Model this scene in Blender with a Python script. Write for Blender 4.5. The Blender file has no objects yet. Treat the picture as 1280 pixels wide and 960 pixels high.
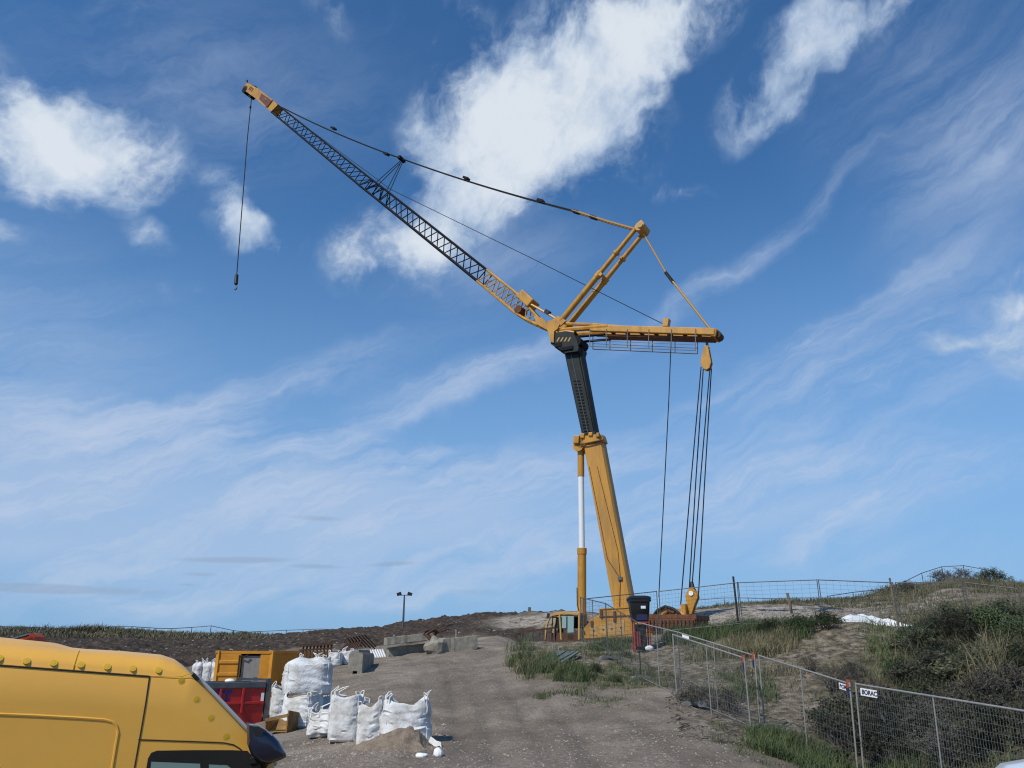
import bpy, math, random
import numpy as np
from mathutils import Vector, Matrix, noise

random.seed(7); rng = np.random.default_rng(7)
C = bpy.context.scene
COL = C.collection
R = math.radians

# ------------------------------------------------------------------ camera, light, exposure
PITCH = R(19.5); FPX = 960.0; CZ = 1.75
cam_d = bpy.data.cameras.new('camera'); cam = bpy.data.objects.new('camera', cam_d); COL.objects.link(cam)
cam.location = (0, 0, CZ); cam.rotation_euler = (math.pi/2 + PITCH, 0, 0)
cam_d.sensor_width = 36; cam_d.lens = 27; cam_d.clip_start = .1; cam_d.clip_end = 5000
C.camera = cam
SUN = Vector((-.46, -.52, .72)).normalized()
sd = bpy.data.lights.new('sun', 'SUN'); sun = bpy.data.objects.new('sun', sd); COL.objects.link(sun)
sd.energy = 3.7; sd.angle = R(.5); sd.color = (1, .93, .80)
sun.rotation_euler = SUN.to_track_quat('Z', 'Y').to_euler()
C.cycles.filter_width = 1.15
C.view_settings.view_transform = 'Standard'; C.view_settings.look = 'None'
C.view_settings.exposure = 0.0; C.view_settings.gamma = 1; C.view_settings.use_curve_mapping = False
SKY_STRENGTH = .085

# ------------------------------------------------------------------ geometry of the site: sight lines to points
def ray(px, py):
    k = (480-py)/FPX
    return Vector(((px-640)/FPX, math.cos(PITCH)-k*math.sin(PITCH), math.sin(PITCH)+k*math.cos(PITCH)))
def at(px, py, r):                       # point at ground range r
    d = ray(px, py); s = r/math.hypot(d.x, d.y)
    return Vector((d.x*s, d.y*s, CZ+d.z*s))
def plane_pt(px, py, p0, n):
    d = ray(px, py); o = Vector((0, 0, CZ))
    return o + d*((p0-o).dot(n)/d.dot(n))
def azel(px, py):
    d = ray(px, py).normalized()
    return math.atan2(d.x, d.y), math.asin(d.z)

# ------------------------------------------------------------------ world: Nishita sky with clouds by direction
def build_world():
    w = bpy.data.worlds.new('World'); C.world = w; w.use_nodes = True
    nt = w.node_tree; N = nt.nodes; L = nt.links; N.clear()
    out = N.new('ShaderNodeOutputWorld'); bg = N.new('ShaderNodeBackground')
    bg.inputs['Strength'].default_value = SKY_STRENGTH
    L.new(bg.outputs[0], out.inputs[0])
    sky = N.new('ShaderNodeTexSky'); sky.sky_type = 'NISHITA'; sky.sun_disc = False
    sky.sun_elevation = math.asin(SUN.z); sky.sun_rotation = math.atan2(SUN.x, SUN.y)
    sky.air_density = 1.0; sky.dust_density = .6; sky.ozone_density = 3.0
    def M(op, a, b=None, c=None, clamp=False):
        n = N.new('ShaderNodeMath'); n.operation = op; n.use_clamp = clamp
        for i, v in enumerate((a, b, c)):
            if v is None: continue
            if isinstance(v, (int, float)): n.inputs[i].default_value = v
            else: L.new(v, n.inputs[i])
        return n.outputs[0]
    def mixc(f, a, b, blend='MIX'):
        n = N.new('ShaderNodeMix'); n.data_type = 'RGBA'; n.blend_type = blend
        for s, v in ((0, f), (6, a), (7, b)):
            if isinstance(v, (int, float)): n.inputs[s].default_value = v
            elif isinstance(v, tuple): n.inputs[s].default_value = (*v, 1)
            else: L.new(v, n.inputs[s])
        return n.outputs[2]
    tc = N.new('ShaderNodeTexCoord'); D = tc.outputs['Generated']
    sep = N.new('ShaderNodeSeparateXYZ'); L.new(D, sep.inputs[0])
    az = M('ARCTAN2', sep.outputs[0], sep.outputs[1]); el = M('ARCSINE', sep.outputs[2])
    com = N.new('ShaderNodeCombineXYZ'); L.new(az, com.inputs[0]); L.new(el, com.inputs[1]); P = com.outputs[0]
    def noise_tex(vec, scale, detail, rough=.6, rot=0, sx=1, sy=1, dist=0):
        m = N.new('ShaderNodeMapping'); L.new(vec, m.inputs[0])
        m.vector_type = 'TEXTURE'
        m.inputs['Rotation'].default_value = (0, 0, rot); m.inputs['Scale'].default_value = (sx, sy, 1)
        t = N.new('ShaderNodeTexNoise'); L.new(m.outputs[0], t.inputs['Vector'])
        t.inputs['Scale'].default_value = scale; t.inputs['Detail'].default_value = detail
        t.inputs['Roughness'].default_value = rough; t.inputs['Distortion'].default_value = dist
        return t
    def blobs(lst, vec):
        tot = None
        for (px, py, rx, ry, rot, wt) in lst:
            a0, e0 = azel(px, py); a1, e1 = azel(px+rx, py); a2, e2 = azel(px, py-ry)
            sx = math.hypot(a1-a0, e1-e0); sy = math.hypot(a2-a0, e2-e0)
            m = N.new('ShaderNodeMapping'); m.vector_type = 'TEXTURE'; L.new(vec, m.inputs[0])
            m.inputs['Location'].default_value = (a0, e0, 0); m.inputs['Rotation'].default_value = (0, 0, R(rot))
            m.inputs['Scale'].default_value = (sx, sy, 1)
            ln = N.new('ShaderNodeVectorMath'); ln.operation = 'LENGTH'; L.new(m.outputs[0], ln.inputs[0])
            v = M('MULTIPLY', M('SUBTRACT', 1.0, ln.outputs['Value'], clamp=True), wt)
            tot = v if tot is None else M('ADD', tot, v)
        return tot
    def smooth(v, a, b):
        n = N.new('ShaderNodeMapRange'); n.interpolation_type = 'SMOOTHSTEP'; L.new(v, n.inputs[0])
        n.inputs[1].default_value = a; n.inputs[2].default_value = b
        return n.outputs[0]
    # gently warped directions give the cloud edges their curls
    wn = noise_tex(P, 7, 4, .6)
    sub = N.new('ShaderNodeVectorMath'); sub.operation = 'SUBTRACT'; L.new(wn.outputs['Color'], sub.inputs[0]); sub.inputs[1].default_value = (.5, .5, .5)
    sc_ = N.new('ShaderNodeVectorMath'); sc_.operation = 'SCALE'; L.new(sub.outputs[0], sc_.inputs[0]); sc_.inputs['Scale'].default_value = .085
    ad = N.new('ShaderNodeVectorMath'); ad.operation = 'ADD'; L.new(P, ad.inputs[0]); L.new(sc_.outputs[0], ad.inputs[1]); PW = ad.outputs[0]
    cum = [(100,180,155,95,5,1.9),(40,110,110,35,-25,.5),(282,228,55,40,-20,.6),(335,290,60,32,-5,.95),(290,275,45,50,0,.9),
           (10,282,60,22,0,.75),(185,300,55,32,-30,.5),(205,375,30,18,-30,.35),
           (720,80,210,150,30,1.15),(650,190,150,120,20,.85),(840,20,170,75,10,.9),(525,295,140,80,15,1.25),(600,215,120,90,0,.9),(760,170,110,100,0,.7),(600,110,100,110,0,.6),(520,160,60,60,-40,.42),
           (1000,65,175,70,28,1.1),(985,130,45,45,20,.6),(1110,10,150,45,15,.95),
           (1262,385,85,36,8,1.3),(1195,428,115,22,3,.9),(1290,430,90,40,0,.85),(1270,340,50,20,0,.45),
           (400,10,70,40,-30,.38),(545,20,90,45,10,.42),(160,20,80,40,20,.36),(850,237,60,18,-8,.42),(245,380,30,16,0,.4),(915,455,90,50,-20,.28)]
    sC = blobs(cum, PW)
    n1 = noise_tex(PW, 8.5, 12, .60, rot=R(28), sx=1.35, sy=1, dist=.25).outputs['Fac']
    n2 = noise_tex(P, 5.5, 8, .62).outputs['Fac']
    n3 = noise_tex(PW, 30, 8, .66, rot=R(28), sx=1.5, sy=1).outputs['Fac']
    turb = M('ADD', M('MULTIPLY', M('SUBTRACT', n1, .5), 3.6), M('MULTIPLY', M('SUBTRACT', n3, .5), .9))
    dens = M('ADD', M('MULTIPLY', sC, .90), M('MULTIPLY', turb, smooth(sC, 0, .45)))
    cover = M('POWER', smooth(dens, .04, 1.08), .95)
    # veils of high cirrus
    cir = [(1080,480,560,110,18,.75),(900,345,300,26,27,.7),(330,490,330,45,22,.75),(570,480,260,40,20,.95),(200,640,620,150,0,1.7),(620,640,360,100,10,1.4),
           (1000,630,420,70,9,1.3),(0,420,330,220,0,.45),(1250,200,330,140,25,.45),(60,660,330,110,0,.8),(420,560,260,30,-6,.8),(200,590,170,80,35,.7),(1010,430,330,30,22,.55),
           (620,330,200,70,10,.4),(1150,90,300,200,20,.35),(250,120,400,200,10,.35),(600,745,500,22,0,.35),(1100,700,330,60,0,.4)]
    sI = blobs(cir, PW)
    c1 = noise_tex(PW, 6, 11, .66, rot=R(23), sx=3.2, sy=.42, dist=.35).outputs['Fac']
    c2 = noise_tex(PW, 5, 9, .62, rot=R(9), sx=3.0, sy=.55, dist=.5).outputs['Fac']
    c3 = noise_tex(P, 3.0, 4, .5).outputs['Fac']
    c4 = noise_tex(PW, 20, 8, .7, rot=R(20), sx=5, sy=.6, dist=.2).outputs['Fac']
    st = M('ADD', M('ADD', M('MULTIPLY', c1, .50), M('MULTIPLY', c2, .25)), M('ADD', M('MULTIPLY', c3, .15), M('MULTIPLY', c4, .22)))
    ci = M('MULTIPLY', smooth(st, .43, .72), smooth(sI, 0.0, .8))
    ci = M('MULTIPLY', ci, .95)
    milky = smooth(blobs([(120,650,560,120,0,1.0),(560,640,360,80,8,.8),(1000,640,420,60,8,.6),(60,560,300,120,20,.5)], PW), .0, .8)
    ci = M('MAXIMUM', ci, M('MULTIPLY', milky, M('MULTIPLY_ADD', c2, .7, .12)))
    # thin dark bars of low cloud near the skyline
    bars = [(295,700,110,6,2,1.2),(395,708,55,5,0,1),(490,705,50,5,4,1),(250,718,40,5,0,.8),(110,738,200,10,0,.8),(40,735,90,9,0,.7),(235,731,30,4,0,.7),(400,648,50,6,0,.8),(590,740,80,9,0,.5)]
    sB = smooth(M('ADD', blobs(bars, P), M('MULTIPLY', M('SUBTRACT', n1, .5), .5)), .18, .75)
    base = mixc(1.0, sky.outputs[0], SKY_TINT, 'MULTIPLY')
    # the air whitens to a clear pale blue towards the skyline
    K = 1/SKY_STRENGTH
    cir_col = tuple(v*K for v in (.50, .60, .78)); cum_lo = tuple(v*K for v in (.42, .54, .72)); cum_hi = tuple(v*K for v in (.78, .84, .90))
    low_col = tuple(v*K for v in (.255, .44, .72))
    c = mixc(M('MULTIPLY', M('SUBTRACT', 1.0, smooth(el, .02, .62)), .85), base, low_col)
    c = mixc(ci, c, cir_col)
    thick = mixc(smooth(M('ADD', M('MULTIPLY', dens, .7), M('MULTIPLY', M('SUBTRACT', n2, .5), 2.6)), .18, 1.15), cum_lo, cum_hi)
    c = mixc(M('MULTIPLY', cover, .90), c, thick)
    c = mixc(M('MULTIPLY', sB, .38), c, tuple(v*K for v in (.27, .34, .47)))
    L.new(c, bg.inputs['Color'])
    w.cycles.sampling_method = 'MANUAL'; w.cycles.sample_map_resolution = 512
SKY_TINT = (.66, 1.20, 1.58)
build_world()

# ------------------------------------------------------------------ materials
def mat(name, color, rough=.6, metal=0, var=.0, scale=6, bump=0, bscale=40, color2=None, thr=None, spec=None, attr=None, ramp=None, coat=0, transmission=0, detail=6, stretch=None):
    m = bpy.data.materials.new(name); m.use_nodes = True
    nt = m.node_tree; N = nt.nodes; L = nt.links; b = N['Principled BSDF']
    b.inputs['Roughness'].default_value = rough; b.inputs['Metallic'].default_value = metal
    if spec is not None: b.inputs['Specular IOR Level'].default_value = spec
    if coat: b.inputs['Coat Weight'].default_value = coat; b.inputs['Coat Roughness'].default_value = .15
    b.inputs['Base Color'].default_value = (*color, 1)
    tc = N.new('ShaderNodeTexCoord')
    if var or color2:
        t = N.new('ShaderNodeTexNoise'); mpn = N.new('ShaderNodeMapping'); L.new(tc.outputs['Object'], mpn.inputs[0]); mpn.inputs['Scale'].default_value = stretch or (1,1,1); L.new(mpn.outputs[0], t.inputs['Vector'])
        t.inputs['Scale'].default_value = scale; t.inputs['Detail'].default_value = detail; t.inputs['Roughness'].default_value = .65
        rp = N.new('ShaderNodeValToRGB'); L.new(t.outputs['Fac'], rp.inputs[0])
        lo, hi = thr or (.35, .68)
        rp.color_ramp.elements[0].position = lo; rp.color_ramp.elements[1].position = hi
        c2 = color2 or tuple(c*(1-var) for c in color)
        rp.color_ramp.elements[0].color = (*c2, 1); rp.color_ramp.elements[1].color = (*(color if color2 else tuple(min(1, c*(1+var*.5)) for c in color)), 1)
        L.new(rp.outputs[0], b.inputs['Base Color'])
    if attr:
        a = N.new('ShaderNodeAttribute'); a.attribute_name = attr
        rp = N.new('ShaderNodeValToRGB'); L.new(a.outputs['Fac'], rp.inputs[0])
        els = rp.color_ramp.elements
        for i, (p, c) in enumerate(ramp):
            e = els[i] if i < 2 else els.new(p)
            e.position = p; e.color = (*c, 1)
        L.new(rp.outputs[0], b.inputs['Base Color'])
    if attr == 'tint' and 'leaf' in name:
        oi = N.new('ShaderNodeObjectInfo'); mr = N.new('ShaderNodeMapRange'); L.new(oi.outputs['Random'], mr.inputs[0]); mr.inputs[3].default_value = .45; mr.inputs[4].default_value = 1.65
        hs = N.new('ShaderNodeHueSaturation'); L.new(rp.outputs[0], hs.inputs['Color']); L.new(mr.outputs[0], hs.inputs['Value']); L.new(hs.outputs[0], b.inputs['Base Color'])
    if bump:
        t = N.new('ShaderNodeTexNoise'); L.new(tc.outputs['Object'], t.inputs['Vector'])
        t.inputs['Scale'].default_value = bscale; t.inputs['Detail'].default_value = 5
        bp = N.new('ShaderNodeBump'); bp.inputs['Strength'].default_value = bump; bp.inputs['Distance'].default_value = .05
        L.new(t.outputs['Fac'], bp.inputs['Height']); L.new(bp.outputs[0], b.inputs['Normal'])
    return m
M_ = {}
M_['crane_yellow'] = mat('crane_yellow', (.50, .245, .022), .45, color2=(.33, .155, .025), scale=1.3, thr=(.34, .60), stretch=(1.5,1.5,.6))
M_['boom_yellow'] = mat('boom_yellow', (.47, .23, .028), .45, color2=(.30, .165, .045), scale=.8, thr=(.36, .56), stretch=(2.2,2.2,.35))
M_['platform_yellow'] = mat('faded_platform_yellow', (.47, .27, .07), .6, color2=(.30, .20, .10), scale=1.1, thr=(.36, .6))
M_['boom_dark'] = mat('boom_dark', (.014, .020, .022), .55, var=.35, scale=1.5, spec=.25)
M_['lattice_black'] = mat('lattice_black', (.006, .007, .010), .6, spec=.12)
M_['lattice_yellow'] = mat('lattice_yellow', (.55, .28, .03), .5, var=.3, scale=2)
M_['rope'] = mat('steel_rope', (.022, .022, .024), .7, .0, spec=.15)
M_['pendant'] = mat('pendant_yellow', (.40, .24, .07), .6)
M_['chrome'] = mat('chrome_rod', (.80, .80, .80), .28, .15, spec=.8)
M_['rust'] = mat('rusty_steel', (.11, .048, .026), .9, color2=(.055, .026, .016), scale=5, bump=.3)
M_['rust_red'] = mat('rust_red', (.19, .068, .024), .85, color2=(.075, .028, .014), scale=3)
M_['glass_cab'] = mat('cab_glass', (.22, .32, .31), .08, 0, spec=.8)
M_['black'] = mat('black_plastic', (.012, .012, .014), .45)
M_['black_rough'] = mat('black_rubber', (.015, .015, .016), .8)
M_['red_paint'] = mat('red_paint', (.42, .02, .02), .45, var=.25, scale=2.5)
M_['pump_red'] = mat('faded_red_paint', (.26, .035, .03), .6, var=.3, scale=4)
M_['dark_red'] = mat('dark_red_panel', (.10, .015, .01), .6)
M_['van_yellow'] = mat('van_yellow', (.83, .435, .068), .42, var=.06, scale=1.5, coat=.12)
M_['van_cap'] = mat('van_cap_yellow', (.60, .37, .02), .5)
M_['seam'] = mat('dark_seam', (.035, .02, .01), .8)
M_['navy'] = mat('navy_gloss', (.010, .014, .035), .22, coat=.5)
M_['glass_dark'] = mat('dark_glass', (.010, .012, .013), .06, spec=.7)
M_['glass_green'] = mat('green_glass', (.20, .29, .26), .08, spec=.6)
M_['glint_lens'] = mat('pale_glint_and_lens', (.42, .43, .42), .5)  # pale tone for painted reflections on windscreen and mirror; headlights share it
M_['container'] = mat('container_yellow', (.64, .27, .012), .5, color2=(.46, .19, .015), scale=1.2, bump=.05)
M_['grey_int'] = mat('grey_plywood', (.26, .24, .23), .85, var=.2, scale=3)
M_['blue_letter'] = mat('blue_lettering', (.035, .02, .20), .5)
M_['navy_letter'] = mat('navy_lettering', (.012, .02, .06), .5)
M_['dark_letter'] = mat('dark_lettering', (.02, .02, .03), .5)
M_['grey_metal'] = mat('grey_steel', (.10, .11, .12), .5, .3, var=.3, scale=4)
M_['galv'] = mat('galvanised_steel', (.25, .255, .25), .55, .1, var=.2, scale=9)
M_['galv_dark'] = mat('weathered_fence_steel', (.10, .105, .105), .55, .4)
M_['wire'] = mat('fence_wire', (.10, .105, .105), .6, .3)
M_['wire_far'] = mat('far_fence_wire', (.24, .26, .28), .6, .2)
M_['orange'] = mat('orange_clamp', (.36, .06, .025), .6)
M_['blue'] = mat('blue_clamp', (.015, .022, .075), .5)
M_['white_sign'] = mat('white_sign', (.78, .79, .80), .5)
M_['bag'] = mat('woven_bag', (.68, .69, .70), .75, color2=(.43, .405, .37), scale=1.8, thr=(.34, .54), bump=.45, bscale=14)
M_['strap'] = mat('white_strap', (.78, .77, .74), .7)
M_['sand_fill'] = mat('bag_sand', (.235, .185, .138), .95, var=.4, scale=7, bump=.6, bscale=25)
M_['concrete'] = mat('concrete', (.33, .30, .245), .9, color2=(.18, .165, .135), scale=3.5, bump=.3, bscale=20)
M_['foot'] = mat('grey_block', (.16, .165, .17), .9, var=.35, scale=6, bump=.3)
M_['wood'] = mat('weathered_wood', (.17, .14, .11), .9, var=.3, scale=4)
M_['board'] = mat('green_grey_board', (.11, .14, .13), .8, var=.35, scale=3)
M_['orange_red'] = mat('orange_red_paint', (.55, .075, .02), .45, var=.2, scale=3)
M_['white_sheet'] = mat('white_sheet', (.80, .81, .83), .6, bump=.4, bscale=6)
M_['car_white'] = mat('car_white', (.72, .74, .76), .3, coat=.6)
M_['skid'] = mat('dirty_yellow_steel', (.36, .19, .035), .7, color2=(.13, .07, .03), scale=5)
M_['tyre'] = mat('tyre_rubber', (.018, .018, .018), .85)
M_['rim'] = mat('wheel_rim', (.35, .36, .37), .4, .6)
M_['pebble'] = mat('pebble', (.30, .26, .23), .9, var=.4, scale=3)
M_['seat'] = mat('dark_fabric', (.02, .02, .022), .9)
M_['stem'] = mat('shrub_twig', (.085, .072, .060), .95, var=.3, scale=12)
M_['stem_grey'] = mat('grey_twig', (.13, .12, .11), .95, var=.3, scale=12)
M_['leaf'] = mat('shrub_leaf', (.05, .06, .03), .75, attr='tint', ramp=[(0, (.011, .014, .007)), (1, (.072, .080, .036)), (.5, (.027, .035, .014))])
M_['leaf_brown'] = mat('dry_leaf', (.08, .07, .05), .8, attr='tint', ramp=[(0, (.016, .015, .010)), (1, (.095, .085, .060)), (.5, (.040, .037, .026))])
M_['leaf_green'] = mat('green_leaf', (.05, .07, .03), .75, attr='tint', ramp=[(0, (.022, .042, .012)), (1, (.066, .088, .034)), (.5, (.036, .056, .020))])
M_['grass'] = mat('green_grass', (.07, .1, .03), .8, attr='tint', ramp=[(0, (.034, .058, .018)), (1, (.20, .185, .090)), (.55, (.090, .115, .038))])
M_['straw'] = mat('straw_grass', (.2, .17, .08), .85, attr='tint', ramp=[(0, (.050, .056, .026)), (1, (.25, .21, .125)), (.5, (.125, .115, .062))])

# ------------------------------------------------------------------ mesh helper
def wloc(o):
    v = Vector((0, 0, 0))
    while o: v += o.location; o = o.parent
    return v
class MB:
    def __init__(s): s.v = []; s.f = []
    def add(s, vs, fs):
        n = len(s.v); s.v += [Vector(p) for p in vs]; s.f += [tuple(i+n for i in f) for f in fs]; return s
    def box(s, c, size, X=(1,0,0), Y=None, Z=(0,0,1)):
        X = Vector(X).normalized(); Z = Vector(Z).normalized(); Y = Vector(Y).normalized() if Y is not None else Z.cross(X)
        c = Vector(c); a, b, h = (q/2 for q in size)
        vs = [c+X*(i*a)+Y*(j*b)+Z*(k*h) for i in (-1,1) for j in (-1,1) for k in (-1,1)]
        return s.add(vs, [(0,1,3,2),(4,6,7,5),(0,4,5,1),(2,3,7,6),(0,2,6,4),(1,5,7,3)])
    def bar(s, p, q, w, h, side=None):
        p = Vector(p); q = Vector(q); d = q-p; Y = Vector(side) if side is not None else (Vector((0,0,1)).cross(d) if abs(d.normalized().z) < .99 else Vector((0,1,0)))
        Y = (Y - d*(Y.dot(d)/d.dot(d))).normalized(); Z = d.cross(Y).normalized()
        return s.box((p+q)/2, (d.length, w, h), d, Y, Z)
    def tube(s, p, q, r, n=8, r2=None, caps=True):
        return s.path([p, q], [r, r if r2 is None else r2], n, caps)
    def path(s, pts, rad, n=8, caps=True):
        pts = [Vector(p) for p in pts]; rad = rad if isinstance(rad, (list, tuple)) else [rad]*len(pts)
        vs = []; u = None
        for i, p in enumerate(pts):
            d = (pts[min(i+1, len(pts)-1)] - pts[max(i-1, 0)]).normalized()
            if u is None: u = d.orthogonal().normalized()
            u = (u - d*u.dot(d)).normalized(); w = d.cross(u)
            vs += [p + (u*math.cos(2*math.pi*k/n)+w*math.sin(2*math.pi*k/n))*rad[i] for k in range(n)]
        fs = [(i*n+k, i*n+(k+1) % n, (i+1)*n+(k+1) % n, (i+1)*n+k) for i in range(len(pts)-1) for k in range(n)]
        if caps: fs += [tuple(range(n-1, -1, -1)), tuple((len(pts)-1)*n+k for k in range(n))]
        return s.add(vs, fs)
    def prism(s, poly, ext):
        poly = [Vector(p) for p in poly]; n = len(poly); e = Vector(ext)
        return s.add(poly+[p+e for p in poly], [tuple(range(n-1, -1, -1)), tuple(range(n, 2*n))]+[(i, (i+1) % n, n+(i+1) % n, n+i) for i in range(n)])
    def loft(s, secs, closed=True, caps=True):
        n = len(secs[0]); vs = [p for q in secs for p in q]
        m = n if closed else n-1
        fs = [(i*n+k, i*n+(k+1) % n, (i+1)*n+(k+1) % n, (i+1)*n+k) for i in range(len(secs)-1) for k in range(m)]
        if caps and closed: fs += [tuple(range(n-1, -1, -1)), tuple((len(secs)-1)*n+k for k in range(n))]
        return s.add(vs, fs)
    def ball(s, c, r, n=12, m=8, sc=(1,1,1)):
        c = Vector(c); vs = [c+Vector((0,0,-r*sc[2]))]
        for i in range(1, m):
            a = math.pi*i/m-math.pi/2
            vs += [c+Vector((r*sc[0]*math.cos(a)*math.cos(2*math.pi*k/n), r*sc[1]*math.cos(a)*math.sin(2*math.pi*k/n), r*sc[2]*math.sin(a))) for k in range(n)]
        vs.append(c+Vector((0,0,r*sc[2])))
        fs = [(0, 1+(k+1) % n, 1+k) for k in range(n)]
        for i in range(m-2): fs += [(1+i*n+k, 1+i*n+(k+1) % n, 1+(i+1)*n+(k+1) % n, 1+(i+1)*n+k) for k in range(n)]
        b = 1+(m-2)*n; fs += [(b+k, b+(k+1) % n, len(vs)-1) for k in range(n)]
        return s.add(vs, fs)
    def build(s, name, m, parent=None, loc=None, smooth=False, local=False, bevel=0):
        me = bpy.data.meshes.new(name)
        L = Vector((0,0,0)) if local else (wloc(parent) if parent else Vector(loc or (0,0,0)))
        me.from_pydata([v-L for v in s.v], [], s.f); me.materials.append(M_[m] if isinstance(m, str) else m)
        me.validate(); me.update()
        o = bpy.data.objects.new(name, me); COL.objects.link(o)
        if parent: o.parent = parent
        elif loc is not None: o.location = loc
        if smooth:
            me.shade_smooth()
            try: me.set_sharp_from_angle(angle=R(40))
            except Exception: pass
        if bevel:
            b = o.modifiers.new('edge', 'BEVEL'); b.width = bevel; b.segments = 2; b.limit_method = 'ANGLE'
        return o
def tag(o, label=None, cat=None, group=None, kind=None):
    if label and not kind: kind = 'thing'
    for k, v in (('label', label), ('category', cat), ('group', group), ('kind', kind)):
        if v: o[k] = v
    return o
def thing(name, label, cat, loc, group=None):
    o = bpy.data.objects.new(name, None); COL.objects.link(o); o.location = loc; o.empty_display_size = .2
    return tag(o, label, cat, group)
def copy_tree(o, parent=None):
    c = o.copy(); COL.objects.link(c); c.parent = parent
    for ch in [x for x in bpy.data.objects if x.parent == o]: copy_tree(ch, c)
    return c
def text(body, size, origin, X, Y, m, parent, name='lettering', depth=.003, align='LEFT', bold=0.0):
    cu = bpy.data.curves.new(name, 'FONT'); cu.body = body; cu.size = size; cu.extrude = depth; cu.align_x = align; cu.offset = bold
    t = bpy.data.objects.new(name, cu); COL.objects.link(t)
    bpy.context.view_layer.update()
    me = bpy.data.meshes.new_from_object(t.evaluated_get(bpy.context.evaluated_depsgraph_get()))
    bpy.data.objects.remove(t); bpy.data.curves.remove(cu)
    X = Vector(X).normalized(); Y = Vector(Y); Y = (Y-X*Y.dot(X)).normalized(); Z = X.cross(Y); L = wloc(parent); o0 = Vector(origin)
    for v in me.vertices: v.co = o0 + X*v.co.x + Y*v.co.y + Z*v.co.z - L
    me.materials.clear(); me.materials.append(M_[m])
    for p in me.polygons: p.material_index = 0
    o = bpy.data.objects.new(name, me); COL.objects.link(o); o.parent = parent
    return o

# ------------------------------------------------------------------ ground: one sheet
def col_az(px): d = ray(px, 800); return math.atan2(d.x, d.y)
def z_of(az, r, py):
    k = (480-py)/FPX
    return CZ + r*math.cos(az)*(k*math.cos(PITCH)+math.sin(PITCH))/(math.cos(PITCH)-k*math.sin(PITCH))
def T(r, py): return (r, None, py)
GR = {
 -300: [(0,-1),(20,-1),(45,-.6),T(75,812),T(110,800),T(150,792),(180,4),(260,-1)],
 0:    [(0,-1),(20,-1),(45,-.6),T(75,813),T(110,801),T(150,794),(180,4),(260,-1)],
 150:  [(0,-1),(20,-.9),(45,-.6),T(75,815),T(110,801),T(150,792),(180,4),(260,-1)],
 230:  [(0,-1),(20,-.8),(45,-.6),T(75,820),T(110,804),T(150,794),(180,4),(260,-1)],
 320:  [(0,-1),(18,-.7),(25,-.5),(45,-.5),T(72,818),T(110,804),T(150,796),(180,3),(260,-1)],
 400:  [(0,-1),(10,-.9),(18,-.6),(23,-.32),(30,-.05),T(36,846),T(46,824),T(62,812),T(100,801),T(140,790),(170,3),(260,-1)],
 470:  [(0,-1),(10,-.95),T(16,975),T(20,936),T(24,897),T(30,860),T(38,834),T(48,818),T(62,811),T(100,797),T(135,785),(165,4),(260,-1)],
 560:  [(0,-1),(10,-.95),T(16,972),T(20,930),T(25,888),T(31,850),T(38,825),T(45,811),T(54,806),T(82,792),T(125,774),(160,4),(260,-1)],
 620:  [(0,-1),(10,-.95),T(16,970),T(20,925),T(25,882),T(31,845),T(38,820),T(46,805),T(56,800),T(82,787),T(115,768),(150,4),(260,-1)],
 660:  [(0,-1),(10,-.95),T(16,970),T(20,923),T(25,879),T(31,840),T(38,814),T(44,802),T(54,815),T(82,784),T(110,767),(150,4),(260,-1)],
 700:  [(0,-1),(10,-.95),T(16,970),T(20,921),T(25,876),T(31,837),T(37,813),T(43,802),T(55,826),T(80,780),T(105,765),(150,3),(260,-1)],
 757:  [(0,-1),(10,-.95),T(16,970),T(20,920),T(25,877),T(30,847),T(34,826),T(38,812),T(44,800),T(55,828),T(80,782),T(100,768),(150,3),(260,-1)],
 797:  [(0,-1),(10,-.95),T(16,968),T(20,917),T(25,876),T(29.8,851),T(35,824),T(40,806),T(45,797),T(56,826),T(80,780),T(100,769),(150,3),(260,-1)],
 848:  [(0,-1),(10,-.95),T(16,968),T(20,917),T(24,887),T(26,873),T(31,842),T(36,815),T(42,793),T(46,790),T(55,806),T(66,779),T(85,766),(130,3),(260,-1)],
 945:  [(0,-1),(12,-1),T(18,958),T(23.5,917),T(28,868),T(33,822),T(38,797),T(43,784),T(60,769),T(90,758),(130,3),(260,-1)],
 1064: [(0,-1),(12,-1),(17,-1),T(21.2,968),T(25,905),T(30,845),T(35,800),T(39,780),T(45,776),T(60,767),T(90,753),(130,4),(260,-1)],
 1130: [(0,-1),(12,-1),(16,-1),T(20,955),T(25,885),T(30,835),T(36,798),T(42,780),T(55,768),T(75,752),T(92,735),(140,4),(260,-1)],
 1200: [(0,-1),(12,-1),(16,-1),T(20,945),T(25,870),T(30,820),T(36,785),T(45,766),T(60,756),T(88,730),(140,5),(260,-1)],
 1280: [(0,-1),(12,-1),(15,-1),T(19,940),T(24,865),T(30,810),T(36,780),T(45,760),T(60,750),T(85,731),(140,5),(260,-1)],
 1500: [(0,-1),(12,-1),(15,-1),T(19,945),T(24,870),T(30,815),T(36,780),T(45,760),T(60,750),T(85,733),(140,5),(260,-1)],
}
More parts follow.
